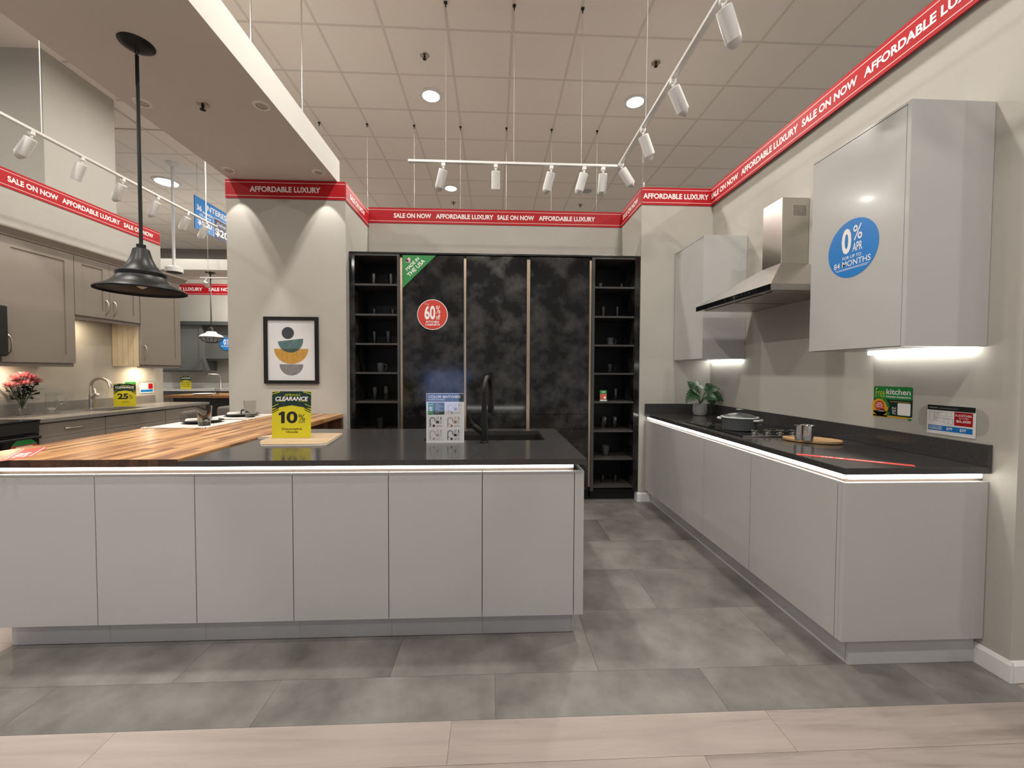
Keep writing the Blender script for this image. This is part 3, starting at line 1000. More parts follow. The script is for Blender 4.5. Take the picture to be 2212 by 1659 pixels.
bm = new(); fr.rect(bm, 0.010, 0.050, 0.130, 0.134, 0.005, 0.0053); fr.rect(bm, 0.058, 0.14, 0.130, 0.132, 0.005, 0.0053)
obj('fine_print', bm, M['grey_ink'], t)
bm = new()
for pts in ([(0.012, 0.112), (0.012, 0.066), (0.034, 0.066), (0.034, 0.110), (0.012, 0.112)], [(0.034, 0.108), (0.046, 0.104), (0.052, 0.110), (0.112, 0.108)],
            [(0.034, 0.084), (0.118, 0.082)], [(0.034, 0.081), (0.118, 0.079)], [(0.052, 0.110), (0.052, 0.094), (0.070, 0.092), (0.112, 0.094)],
            [(0.092, 0.108), (0.092, 0.094)], [(0.112, 0.110), (0.112, 0.094)], [(0.044, 0.082), (0.044, 0.068), (0.080, 0.064), (0.092, 0.056), (0.118, 0.054)],
            [(0.080, 0.080), (0.080, 0.064)], [(0.100, 0.079), (0.100, 0.056)], [(0.118, 0.079), (0.118, 0.054)]):
    fr.line(bm, pts, 0.0011, 0.0045)
obj('kitchen_drawing', bm, M['grey_ink'], t)
bm = new(); fr.rect(bm, -0.001, w + 0.001, -0.002, h + 0.001, 0.0058, 0.0074)
obj('acrylic_front', bm, M['acrylic'], t)
# ================================================================== island
IY = 1.985
ITOP, ICB = 0.912, 0.884
edges = [-2.33, -1.874, -1.4196, -0.9652, -0.5108, -0.0564, 0.398]
ilab = ['gloss grey island cabinet cut by the left picture edge', 'gloss grey island cabinet second from the left, below the wood bar',
        'gloss grey island cabinet straddling the joint of wood bar and dark top', 'gloss grey island cabinet below the yellow clearance sign',
        'gloss grey island cabinet left of the faucet, below the colour chart sign', 'gloss grey island cabinet at the right end beside the corner post']
for i in range(6):
    x0, x1 = edges[i], edges[i + 1]
    t = thing('island_cabinet', ((x0 + x1) / 2, IY + 0.25, 0), ilab[i], 'cabinet', 'handleless cabinets along the island front')
    obj('carcass', box(x0 + 0.0005, x1 - 0.0005, IY + 0.045, IY + 0.48, TOE, ICB - 0.001), M['cab_edge'], t)
    obj('door', box(x0 + 0.0017, x1 - 0.0017, IY, IY + 0.020, TOE + 0.002, DTOP, 0.0012), M['cab'], t)
    obj('finger_channel', box(x0 + 0.0004, x1 - 0.0004, IY + 0.028, IY + 0.0445, DTOP - 0.03, ICB - 0.001), M['bronze'], t)
    obj('toe_kick', box(x0 + (0.0 if i else 0.0) + 0.0005, x1 - 0.0005, IY + 0.060, IY + 0.072, 0.001, TOE - 0.0005), M['toe'], t)
t = thing('island_end_post', (0.42, 2.4, 0), 'gloss grey corner post and side closing the right end of the island', 'panel')
obj('post_face', box(0.3995, 0.446, IY, IY + 0.020, TOE + 0.002, DTOP, 0.001), M['cab'], t)
obj('side_panel', box(0.426, 0.446, IY + 0.0205, 2.985, TOE + 0.002, DTOP, 0.001), M['cab'], t)
obj('toe_kick', box(0.3985, 0.408, IY + 0.060, 2.94, 0.001, TOE - 0.0005), M['toe'], t)
obj('back_panel', box(-2.33, 0.4255, 2.965, 2.985, 0.001, ICB - 0.001), M['cab'], t)
bm = new(); bx(bm, -2.325, 0.392, IY - 0.004, IY + 0.010, ICB - 0.0200, ICB - 0.0015, 0.004, 2)
tag(obj('led_strip', bm, M['led']), 'glowing white LED strip along the whole front of the island', 'light strip')
bm = new(); bx(bm, -0.36, 0.39, 3.004, 3.020, ICB - 0.0200, ICB - 0.0015, 0.004, 2)
tag(obj('led_strip', bm, M['led']), 'white LED strip at the back of the island, seen mirrored in the black doors', 'light strip')

# dark top with a cut-out for the sink
SX0, SX1, SY0, SY1 = -0.432, 0.318, 2.51, 2.90
bm = new()
xs, ys = [-1.4735, SX0, SX1, 0.452], [1.957, SY0, SY1, 3.03]
vt = [[[bm.verts.new((x, y, z)) for z in (ICB, ITOP)] for y in ys] for x in xs]
for i in range(3):
    for j in range(3):
        if i == 1 and j == 1: continue
        bm.faces.new([vt[i][j][1], vt[i + 1][j][1], vt[i + 1][j + 1][1], vt[i][j + 1][1]])
        bm.faces.new([vt[i][j][0], vt[i][j + 1][0], vt[i + 1][j + 1][0], vt[i + 1][j][0]])
for i in range(3):
    for j in (0, 3):
        bm.faces.new([vt[i][j][0], vt[i + 1][j][0], vt[i + 1][j][1], vt[i][j][1]])
for j in range(3):
    for i in (0, 3):
        bm.faces.new([vt[i][j][0], vt[i][j][1], vt[i][j + 1][1], vt[i][j + 1][0]])
for (a, b_) in (((1, 1), (2, 1)), ((1, 2), (2, 2)), ((1, 1), (1, 2)), ((2, 1), (2, 2))):
    p_, q_ = vt[a[0]][a[1]], vt[b_[0]][b_[1]]
    bm.faces.new([p_[0], q_[0], q_[1], p_[1]])
tag(obj('island_worktop', bm, M['quartz']), 'charcoal quartz island top with the black sink', 'worktop')

t = thing('sink', ((SX0 + SX1) / 2, (SY0 + SY1) / 2, 0.67), 'black undermount sink sunk into the island top', 'sink')
bm = new()
zb, zt = 0.672, ICB - 0.0008
bx(bm, SX0 - 0.012, SX1 + 0.012, SY0 - 0.012, SY0 + 0.0, zb, zt)
bx(bm, SX0 - 0.012, SX1 + 0.012, SY1, SY1 + 0.012, zb, zt)
bx(bm, SX0 - 0.012, SX0, SY0, SY1, zb, zt)
bx(bm, SX1, SX1 + 0.012, SY0, SY1, zb, zt)
obj('basin_walls', bm, M['black_plastic'], t)
obj('basin_floor', box(SX0 - 0.012, SX1 + 0.012, SY0 - 0.012, SY1 + 0.012, zb - 0.01, zb - 0.0003), M['black_plastic'], t)
bm = new(); lathe(bm, [(0.045, 0), (0.045, 0.003), (0.02, 0.004)], (-0.05, 2.70, zb), 24)
obj('drain', bm, M['black_metal'], t)

# faucet: the back of the spout faces the camera
fx, fy, fz = -0.058, 2.430, ITOP + 0.0005
t = thing('faucet', (fx, fy, fz), 'tall matt black pull-down faucet on the island', 'faucet')
bm = new(); lathe(bm, [(0.026, 0), (0.026, 0.006), (0.0225, 0.010), (0.0245, 0.05), (0.026, 0.08), (0.021, 0.12), (0.0165, 0.17), (0.0145, 0.24), (0.0145, 0.30)], (fx, fy, fz), 28)
obj('body', bm, M['black_metal'], t, smooth=True)
dv = Vector((0.20, 0.98, 0)).normalized()
pts, rr = [], []
for k in range(13):
    a = math.pi * k / 12
    p_ = Vector((fx, fy, fz + 0.30)) + dv * (0.095 - 0.095 * math.cos(a)) + Vector((0, 0, 0.088 * math.sin(a)))
    pts.append(p_); rr.append(0.0145)
pts.append(pts[-1] + Vector((0, 0, -0.03))); rr.append(0.0145)
bm = new(); tube(bm, pts, rr, 16)
obj('spout', bm, M['black_metal'], t, smooth=True)
e_ = pts[-1]
bm = new(); tube(bm, [e_ + Vector((0, 0, -0.001)), e_ + Vector((0, 0, -0.03)), e_ + Vector((0, 0, -0.10)), e_ + Vector((0, 0, -0.112))], [0.016, 0.0185, 0.021, 0.018], 18)
obj('spray_head', bm, M['black_metal'], t, smooth=True)
bm = new()
tube(bm, [(fx - 0.004, fy, fz + 0.062), (fx - 0.035, fy - 0.004, fz + 0.080), (fx - 0.062, fy - 0.008, fz + 0.100), (fx - 0.078, fy - 0.010, fz + 0.128), (fx - 0.084, fy - 0.010, fz + 0.160), (fx - 0.082, fy - 0.010, fz + 0.195)],
     [0.022, 0.0205, 0.0165, 0.0105, 0.006, 0.002], 14)
obj('lever', bm, M['black_metal'], t, smooth=True)

# ---- wood bar: staves laid front to back, upright staves at the pier end
WX0, WX1, WY0, WY1, WZ = -2.52, -1.4755, 1.962, 4.055, 0.920
t = thing('butcher_block_bar', ((WX0 + WX1) / 2, 3.0, 0), 'long acacia butcher block bar running from the island to the pier', 'bar')
obj('core', box(WX0, WX1, WY0, WY1, ICB + 0.0004, ICB + 0.006), M['stave'], t)
NR = 24
wd = (WX1 - WX0) / NR
rnd = random.Random(11)
stv = []
for r in range(NR):
    y = WY0
    y -= 0.0
    first = rnd.uniform(0.18, 0.62)
    while y < WY1 - 1e-6:
        ln = first if first else rnd.uniform(0.38, 0.72)
        first = 0
        y1 = min(y + ln, WY1)
        if WY1 - y1 < 0.12: y1 = WY1
        obj('stave', box(WX0 + r * wd + 0.0002, WX0 + (r + 1) * wd - 0.0002, y + 0.0002, y1 - 0.0002, ICB + 0.0062, WZ), M['stave'], t)
        y = y1
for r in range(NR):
    obj('end_grain_block', box(WX0 + r * wd + 0.0002, WX0 + (r + 1) * wd - 0.0002, WY0 - 0.004, WY0, ICB + 0.0005, WZ - 0.0003), M['end_grain'], t)  # thin front blocks, darker than the staves behind
for r in range(NR):
    z = 0.001
    for z1 in (rnd.uniform(0.25, 0.45), rnd.uniform(0.62, 0.80), ICB):
        obj('upright_stave', box(WX0 + r * wd + 0.0002, WX0 + (r + 1) * wd - 0.0002, WY1 - 0.040, WY1, z, z1 - 0.0004), M['stave_v'], t)
        z = z1

# ================================================================== black tall cabinets
BY, BB = 4.142, 4.783
BT = 2.522
SZ = [2.208, 1.910, 1.618, 1.328, 1.035, 0.736, 0.447, 0.157]


def shelf_unit(x0, x1, xa, xb, label):
    """x0..x1 outside, xa..xb clear opening"""
    t = thing('open_shelf_unit', ((x0 + x1) / 2, (BY + BB) / 2, 0), label, 'shelf unit', 'black shelf towers')
    obj('side_panel', box(x0, xa, BY, BB, 0.106, BT - 0.019), M['stone'] if x0 < -1 else M['black_edge'], t)
    obj('side_panel', box(xb, x1, BY, BB, 0.106, BT - 0.019), M['stone'] if x1 > 1.2 else M['black_edge'], t)
    obj('back_board', box(xa + 0.0005, xb - 0.0005, 4.55, 4.562, 0.12, BT - 0.02), M['black_in'], t)
    obj('top_board', box(xa + 0.0005, xb - 0.0005, BY + 0.001, 4.549, BT - 0.037, BT - 0.0195), M['black_edge'], t)
    for k, z in enumerate(SZ):
        obj('shelf', box(xa + 0.0005, xb - 0.0005, BY + 0.004, 4.549, z - 0.018, z), M['black_edge'], t)
    obj('toe_kick', box(x0 + 0.02, x1 - 0.002, 4.225, 4.24, 0.001, 0.1055), M['black_lam'], t)
    return t


shelf_unit(-1.437, -0.944, -1.385, -0.968, 'black open shelf tower on the left of the slate doors')
shelf_unit(0.994, 1.490, 1.025, 1.4375, 'black open shelf tower on the right of the slate doors')
tag(obj('cornice_board', box(-1.437, 1.490, BY - 0.003, BB, BT - 0.018, BT, 0.001), M['black_lam']), 'thin black top board over the slate doors and shelf towers', 'panel')
tl = ['tall slate-black cabinet with the green triangle sticker', 'tall slate-black cabinet in the middle, behind the faucet', 'tall slate-black cabinet next to the right shelf tower']
for i, (xg, xa, xb) in enumerate(((-0.941, -0.9135, -0.3085), (-0.307, -0.2785, 0.3265), (0.328, 0.3655, 0.9665))):
    t = thing('tall_cabinet', ((xa + xb) / 2, 4.45, 0), tl[i], 'cabinet', 'slate-black tall cabinets')
    xe = xb + 0.0012 if i < 2 else 0.9925
    obj('carcass', box(xg - 0.0012, xe, BY + 0.0225, BB, 0.107, BT - 0.020), M['black_lam'], t)
    obj('upper_door', box(xa, xb, BY, BY + 0.021, 0.905, 2.494, 0.001), M['stone'], t)
    obj('drawer_front', box(xa, xb, BY, BY + 0.021, 0.752, 0.902, 0.001), M['stone'], t)
    obj('lower_door', box(xa, xb, BY, BY + 0.021, 0.125, 0.749, 0.001), M['stone'], t)
    obj('grip_profile', box(xg, xa - 0.0012, BY + 0.003, BY + 0.022, 0.150, 2.470, 0.002), M['gold'], t)
    if i == 2:
        obj('grip_profile', box(0.968, 0.9915, BY + 0.003, BY + 0.022, 0.150, 2.470, 0.002), M['gold'], t)
    obj('toe_kick', box(xg, xe - 0.001, 4.225, 4.24, 0.001, 0.1055), M['black_lam'], t)

# ---- stickers on the slate doors
fr = Frame((-0.912, BY - 0.0002, 2.494), (1, 0, 0), (0, 0, 1))
t = thing('corner_sticker', fr.P(0.16, -0.33, 0), 'green triangular made in the USA sticker on the left slate door corner', 'sticker')
bm = new(); fr.poly(bm, [(0, 0), (0, -0.325), (0.328, 0)], 0.0003, 0.0010)
obj('triangle', bm, M['green'], t)
f2 = Frame(fr.P(0.115, -0.105, 0.0), (0.707, 0, 0.707), (-0.707, 0, 0.707))
bm = new()
f2.text(bm, 'MADE IN', -0.085, 0.085, 0.010, 0.042, 0.0014, 0.02)
f2.text(bm, 'THE USA', -0.115, 0.110, -0.046, -0.006, 0.0014, 0.022)
obj('lettering', bm, M['print_white'], t)


def heart(f, bm, s, du, dv, d0, d1, lo=None, hi=None):
    pts = []
    for k in range(40):
        a = 2 * math.pi * k / 40
        x = 16 * math.sin(a) ** 3 / 17 * s
        y = (13 * math.cos(a) - 5 * math.cos(2 * a) - 2 * math.cos(3 * a) - math.cos(4 * a)) / 17 * s
        pts.append((du + x, dv + y))
    return f.poly(bm, pts, d0, d1)


bm = new(); heart(f2, bm, 0.030, -0.005, 0.078, 0.0012, 0.0015)
obj('heart', bm, M['print_white'], t)
bm = new()
for k in range(4):
    v = 0.058 + k * 0.0125
    hw = (0.010, 0.020, 0.025, 0.022)[k]
    f2.rect(bm, -0.005 - hw, -0.005 + hw, v, v + 0.0055, 0.0017, 0.0019)
obj('flag_stripes', bm, M['red_dot'], t)
bm = new(); f2.poly(bm, [(-0.030, 0.092), (-0.030, 0.080), (-0.018, 0.068), (-0.006, 0.068), (-0.006, 0.096), (-0.018, 0.104)], 0.0021, 0.0023)
obj('flag_canton', bm, M['navy'], t)

fr = Frame((-0.618, BY - 0.0002, 1.906), (1, 0, 0), (0, 0, 1))
t = thing('round_sticker', fr.P(0, -0.152, 0), 'red round sixty percent off sticker on the left slate door', 'sticker')
bm = new(); fr.disc(bm, 0, 0, 0.152, 0.0003, 0.0010, 56)
obj('rim', bm, M['print_white'], t)
bm = new(); fr.disc(bm, 0, 0, 0.146, 0.0012, 0.0016, 56)
obj('disc', bm, M['red_dot'], t)
bm = new()
fr.text(bm, '60', -0.080, 0.028, -0.050, 0.092, 0.0021, 0.03)
fr.text(bm, '%', 0.036, 0.078, 0.010, 0.090, 0.0021, 0.004)
fr.text(bm, 'off', 0.034, 0.077, -0.050, 0.002, 0.0021, 0.008)
fr.text(bm, 'KITCHEN', -0.064, 0.064, -0.082, -0.062, 0.0021, 0.025)
fr.text(bm, 'CABINETS', -0.073, 0.073, -0.110, -0.090, 0.0021, 0.025)
fr.text(bm, 'Up to', -0.076, -0.030, 0.099, 0.110, 0.0021, 0.02)
obj('lettering', bm, M['print_white'], t)


# ---- glassware and mugs in the shelf towers
def tumbler(x, z, r, h, mat, label, shape='taper', y=4.32, handle=0, group='glassware in the black shelf towers'):
    z += 0.0006
    nm, cat = ('mug', 'mug') if handle else ('tumbler', 'glass')
    t = thing(nm, (x, y, z), label, cat, group)
    wl = min(0.003, r * 0.12)
    if shape == 'taper':
        out = [(r * 0.66, 0), (r * 0.70, 0.003), (r * 0.86, h * 0.5), (r, h)]
    elif shape == 'balloon':
        out = [(r * 0.58, 0), (r * 0.62, 0.004), (r * 0.84, h * 0.30), (r, h * 0.62), (r * 0.98, h * 0.80), (r * 0.88, h)]
    elif shape == 'ribbed':
        out = [(r * 0.62, 0), (r * 0.66, 0.003), (r * 0.82, h * 0.20), (r * 0.78, h * 0.25), (r * 0.93, h * 0.5), (r * 0.89, h * 0.55), (r, h * 0.8), (r * 0.96, h * 0.85), (r * 0.99, h)]
    else:
        out = [(r * 0.72, 0), (r * 0.82, 0.004), (r * 0.94, h * 0.35), (r * 0.97, h * 0.8), (r, h)]
    inn = [(max(q - wl, 0.003), hh if hh > 0.008 else 0.008) for q, hh in reversed(out) if hh > 0.01] + [(out[0][0] * 0.6, 0.008)]
    bm = new(); lathe(bm, out + inn, (x, y, z), 24)
    obj('cup', bm, mat, t, smooth=True)
    if handle:
        bm = new()
        tube(bm, [(x + r * 0.90, y, z + h * 0.82), (x + r * 1.45, y, z + h * 0.84), (x + r * 1.72, y, z + h * 0.60), (x + r * 1.50, y, z + h * 0.30), (x + r * 0.88, y, z + h * 0.18)], r * 0.11, 8)
        obj('handle', bm, mat, t, smooth=True)
    return t


G, K, C_ = M['rib_glass'], M['black_glaze'], M['grey_glaze']
tumbler(-1.247, SZ[0], .026, .137, G, 'tall dark ribbed glass, left one on the top shelf of the left tower', 'ribbed')
tumbler(-1.069, SZ[0], .030, .137, G, 'tall dark ribbed glass, right one on the top shelf of the left tower', 'ribbed')
tumbler(-1.245, SZ[1], .022, .075, G, 'short dark glass, left one on the second shelf of the left tower', 'ribbed')
tumbler(-1.052, SZ[1], .030, .070, G, 'short wide dark glass, right one on the second shelf of the left tower', 'ribbed')
tumbler(-1.245, SZ[2], .030, .130, G, 'dark tapered glass, left one on the third shelf of the left tower', 'taper')
tumbler(-1.102, SZ[2], .035, .132, G, 'dark tapered glass, right one on the third shelf of the left tower', 'taper')
tumbler(-1.183, SZ[3], .038, .095, C_, 'grey ceramic mug alone on the fourth shelf of the left tower', 'mug', handle=1)
tumbler(-1.244, SZ[4], .036, .137, G, 'rounded dark glass with highlights, left one on the fifth shelf of the left tower', 'balloon')
tumbler(-1.127, SZ[4], .038, .145, G, 'rounded dark glass with highlights, right one on the fifth shelf of the left tower', 'balloon')
tumbler(-1.189, SZ[5], .045, .108, K, 'black tumbler alone on the lowest visible shelf of the left tower', 'taper')
tumbler(1.125, SZ[0], .032, .070, G, 'short dark glass, left one on the top shelf of the right tower', 'ribbed')
tumbler(1.356, SZ[0], .022, .070, G, 'short dark glass, right one on the top shelf of the right tower', 'ribbed')
tumbler(1.158, SZ[1], .033, .120, G, 'tall dark glass, left one on the second shelf of the right tower', 'ribbed')
tumbler(1.313, SZ[1], .024, .120, G, 'narrow tall dark glass, right one on the second shelf of the right tower', 'ribbed')
tumbler(1.240, SZ[2], .036, .085, C_, 'grey mug with its handle to the right on the third shelf of the right tower', 'mug', handle=1)
tumbler(1.235, SZ[3], .040, .094, K, 'black mug with its handle to the right on the fourth shelf of the right tower', 'mug', handle=1)
tumbler(1.305, SZ[4], .034, .125, G, 'dark rounded glass beside the small green card in the right tower', 'balloon')
tumbler(1.178, SZ[5], .038, .123, G, 'rounded dark glass, left of the pair below the small green card', 'balloon')
tumbler(1.295, SZ[5], .038, .123, G, 'rounded dark glass, right of the pair below the small green card', 'balloon')
tumbler(1.200, SZ[6], .043, .100, C_, 'matt grey cup alone on the second lowest shelf of the right tower', 'taper')
tumbler(1.171, SZ[7], .033, .076, G, 'small dark glass, left one on the bottom shelf of the right tower', 'ribbed')
tumbler(1.309, SZ[7], .030, .078, G, 'small dark glass, right one on the bottom shelf of the right tower', 'ribbed')

fr = Frame((1.103, 4.20, SZ[4] + 0.0008), (1, 0, 0), (0, 0.08, 1))
t = thing('shelf_card', fr.P(0.036, 0, 0), 'small green and red offer card standing on the right shelf tower', 'sign')
bm = new(); fr.rect(bm, 0, 0.072, 0.0, 0.112, -0.002, 0); obj('card', bm, M['green'], t)
bm = new(); fr.rect(bm, 0.004, 0.068, 0.016, 0.074, 0.0002, 0.0005); obj('red_panel', bm, M['salmon'], t)
bm = new(); fr.rect(bm, 0.020, 0.056, 0.090, 0.098, 0.0002, 0.0005); fr.rect(bm, 0.04, 0.062, 0.024, 0.046, 0.0007, 0.001); fr.rect(bm, -0.002, 0.074, 0, 0.011, 0.0002, 0.0012)
obj('white_print', bm, M['print_white'], t)
# ================================================================== ceiling fittings
def downlight(x, y, lit, label, r=0.105, w=None):
    t = thing('ceiling_downlight', (x, y, CEIL - 0.012), label, 'light', 'round downlights in the tiled ceiling')
    bm = new(); lathe(bm, [(r * 0.86, -0.002), (r + 0.012, -0.004), (r + 0.016, 0.0), (r + 0.014, 0.0116), (r * 0.86, 0.0116)], (x, y, CEIL - 0.012), 36, caps=False)
    obj('trim_ring', bm, M['white'], t, smooth=True)
    bm = new(); lathe(bm, [(r * 0.85, -0.001), (r * 0.85, 0.006)], (x, y, CEIL - 0.012), 36)
    obj('lens', bm, M['lamp'] if lit else M['lamp_off'], t)
    if lit:
        add_light('AREA', t, (x, y, CEIL - 0.022), DOWN_W if w is None else w, size=0.17, aim=(0, 0, -1), spread=175)
    return t


vis = {(-0.748, 4.926): 'round lit ceiling downlight, upper left of the pair before the red back banner',
       (1.68, 4.913): 'round lit ceiling downlight beside the slanting white track',
       (-0.769, 7.34): 'small lit ceiling downlight just under the first head of the track',
       (-5.63, 7.365): 'bright ceiling downlight over the blue hanging sign'}
for (x, y), lab in vis.items():
    downlight(x, y, True, lab, 0.115 if x > -5 else 0.19)
downlight(1.647, 7.306, False, 'unlit round ceiling fitting behind the right track heads', 0.105)
for ix, x in enumerate((-8.07, -5.63, -3.19, -0.75, 1.68, 4.12)):
    for iy, y in enumerate((-2.4, 0.05, 2.48, 4.92, 7.34, 9.78)):
        if any(abs(x - a) < 0.3 and abs(y - b_) < 0.3 for a, b_ in vis) or (x, y) == (1.68, 7.34): continue
        if x == -3.19 and y in (4.92,): pass
        if x in (-5.63,) and y == 4.92: continue
        if x == 4.12 and y > 3: continue
        if x == -8.07 and y < 7: continue
        o = downlight(x, y, True, 'ceiling downlight outside the picture, ' + ORD[iy] + ' row ahead, ' + ORD[ix] + ' from the left', w=DOWN_W * ((1.15 if x == -0.75 and 0 < y < 3 else 1.0) * (0.35 if y < -1 else 0.9 if y < 1 else 1.0)))


def sprinkler(x, y, z, label, r=0.032):
    t = thing('sprinkler_head', (x, y, z - 0.05), label, 'sprinkler', 'ceiling sprinklers')
    bm = new(); lathe(bm, [(r, -0.006), (r * 1.15, -0.001), (r * 1.15, 0.0)], (x, y, z), 20)
    obj('rosette', bm, M['nickel'], t, smooth=True)
    bm = new(); tube(bm, [(x, y, z - 0.006), (x, y, z - 0.032)], [0.010, 0.007], 10)
    obj('stem', bm, M['black_metal'], t)
    bm = new(); lathe(bm, [(0.004, -0.042), (0.019, -0.039), (0.019, -0.037), (0.006, -0.033)], (x, y, z), 14)
    obj('deflector', bm, M['black_metal'], t)


sprinkler(-0.721, 4.321, CEIL + 0.001, 'ceiling sprinkler above the left lit downlight', 0.042)
sprinkler(1.688, 4.304, CEIL + 0.001, 'ceiling sprinkler above the right lit downlight near the track', 0.042)
sprinkler(-0.783, 7.95, CEIL + 0.001, 'small far sprinkler below the third track head gap on the left', 0.042)
sprinkler(1.659, 7.93, CEIL + 0.001, 'small far sprinkler above the right half of the back banner', 0.042)
sprinkler(-2.004, 2.949, 3.1648, 'sprinkler in the underside of the dropped beam', 0.036)


def hanger(x, y, zb, label, grp):
    t = thing('ceiling_hanger', (x, y, CEIL - 0.045), label, 'hanger', grp)
    bm = new(); bx(bm, x - 0.014, x + 0.014, y - 0.010, y + 0.010, CEIL - 0.014, CEIL - 0.0005); bx(bm, x - 0.005, x + 0.005, y - 0.005, y + 0.005, CEIL - 0.045, CEIL - 0.0142)
    obj('clip', bm, M['black_plastic'], t)
    bm = new(); cyl(bm, (x, y, CEIL - 0.046), (x, y, zb), 0.0016, seg=6)
    obj('wire', bm, M['wire'], t)


for i, x in enumerate((-0.432, 0.171, 0.781)):
    hanger(x, 3.70, 3.2075, ORD[i] + ' black ceiling clip from the left with a wire down to the white track', 'wires holding the track')
for i, x in enumerate((-2.285, -1.67, -1.059, -0.453, 0.156, 0.761, 1.374)):
    hanger(x, 5.52, 2.9, ORD[i] + ' from the left in the far row of black ceiling clips with wires', 'wires behind the back wall')


def spot_head(jx, jy, jz, d, label, group, spot=52, w=None, lit=True):
    """track lamp: adapter at the track, knuckle, can along direction d"""
    d = Vector(d).normalized()
    t = thing('track_spotlight', (jx, jy, jz), label, 'spotlight', group)
    obj('adapter', box(jx - 0.017, jx + 0.017, jy - 0.014, jy + 0.014, jz - 0.030, jz - 0.0006, 0.002), M['track'], t)
    k = Vector((jx, jy, jz - 0.048))
    bm = new(); cyl(bm, (jx, jy, jz - 0.0306), k, 0.008, seg=12)
    obj('knuckle', bm, M['track'], t, smooth=True)
    a = k + d * 0.004 + Vector((0, 0, -0.004))
    b_ = a + d * 0.150
    bm = new(); tube(bm, [a, a + d * 0.003, b_ - d * 0.002, b_, b_ - d * 0.001, b_ - d * 0.045, b_ - d * 0.046], [0.030, 0.0385, 0.0385, 0.0375, 0.0355, 0.0345, 0.030], 24)
    obj('can', bm, M['track'], t, smooth=True)
    bm = new(); cyl(bm, b_ - d * 0.0452, b_ - d * 0.0440, 0.030, seg=20)
    obj('lens', bm, M['spot_lens'] if lit else M['lamp_off'], t)
    if lit:
        add_light('SPOT', t, b_ + d * 0.004, TRACK_W * 4 if w is None else w, size=0.028, aim=d, spot=spot, blend=0.35)
    return t


TZ = 3.185
t = thing('light_track', (0.17, 3.70, TZ), 'white angled lighting track hanging before the back wall', 'lighting track')
obj('rail', box(-0.763, 1.105, 3.685, 3.715, TZ, TZ + 0.021, 0.002), M['track'], t)
obj('rail', box(1.108, 1.138, 0.35, 3.715, TZ, TZ + 0.021, 0.002), M['track'], t)
obj('corner_joint', box(1.085, 1.140, 3.683, 3.735, TZ - 0.002, TZ - 0.0005), M['track'], t)
g1 = 'spotlights on the angled white track'
heads = [(-0.453, (-0.34, 0.44, -1)), (0.011, (0.0, 0.42, -1)), (0.510, (-0.26, 0.46, -1)), (0.807, (-0.25, 0.34, -1)), (0.980, (0.02, 0.40, -1))]
for i, (x, d) in enumerate(heads):
    spot_head(x, 3.70, TZ, d, ORD[i] + ' white spotlight from the left on the level part of the track', g1)
heads = [(3.62, (0.80, 0.20, -1)), (3.10, (0.55, 0.30, -1)), (2.58, (0.68, 0.28, -1)), (2.015, (0.62, 0.30, -1)), (1.25, (0.60, 0.2, -1))]
hl = ['spotlight just right of the track corner, tilted to the right', 'spotlight on the slanting track, second up from the corner', 'spotlight on the slanting track before the right lit downlight',
      'large spotlight at the top edge of the picture on the slanting track', 'spotlight on the slanting track outside the picture above']
for (y, d), lab in zip(heads, hl):
    spot_head(1.123, y, TZ, d, 'white ' + lab, g1, w=TRACK_W * (2.6 if y > 2.3 else 0.9))
# feed cable of the track and a hook near the camera
bm = new(); tube(bm, [(1.14, 3.08, CEIL), (1.135, 3.07, 3.9), (1.128, 3.06, TZ + 0.024)], 0.002, 6)
tag(obj('track_cable', bm, M['wire']), 'thin wire holding the slanting part of the track', 'cable')
bm = new(); tube(bm, [(1.145, 3.16, 3.178), (1.155, 3.18, 3.13), (1.20, 3.30, 3.03), (1.33, 3.66, 3.03), (1.45, 3.98, 3.14), (1.50, 4.09, 3.235), (1.56, 4.22, 3.208)], 0.006, 8)
tag(obj('power_cable', bm, M['white']), 'white cable drooping from the slanting track to the wall corner right of the back banner', 'cable')

# left track over the taupe kitchen
t = thing('light_track', (-3.585, 4.3, TZ), 'straight white lighting track over the taupe kitchen', 'lighting track')
obj('rail', box(-3.60, -3.57, 2.2, 5.49, TZ, TZ + 0.021, 0.002), M['track'], t)
for i, (y, d) in enumerate(((3.377, (-0.55, -0.10, -1)), (3.764, (-0.42, 0.0, -1)), (4.154, (-0.55, 0.05, -1)), (4.561, (-0.52, 0.0, -1)), (4.988, (-0.55, 0.05, -1)), (5.294, (-0.55, 0.05, -1)))):
    spot_head(-3.585, y, TZ, d, ORD[i] + ' white spotlight from the left on the track over the taupe kitchen', 'spotlights over the taupe kitchen', w=TRACK_W * 1.2)
for i, (x, y, yb) in enumerate(((-3.585, 3.45, 3.45), (-3.585, 5.30, 5.30))):
    bm = new(); cyl(bm, (x, y, TZ + 0.0225), (x, yb, CEIL - 0.001), 0.003 if i == 0 else 0.006, seg=6)
    tag(obj('track_cable', bm, M['white']), 'thin wire holding the near end of the left track' if i == 0 else 'white cable holding the far end of the left track', 'cable')
# rods up to the main ceiling from the dropped beam
for i, (x, y) in enumerate(((-1.56, 2.75), (-1.56, 3.45))):
    bm = new(); cyl(bm, (x, y, 3.386), (x, y, CEIL - 0.0005), 0.005, seg=8)
    tag(obj('hanging_rod', bm, M['steel']), ('nearer' if i == 0 else 'farther') + ' thin steel rod holding the right edge of the dropped beam', 'rod')

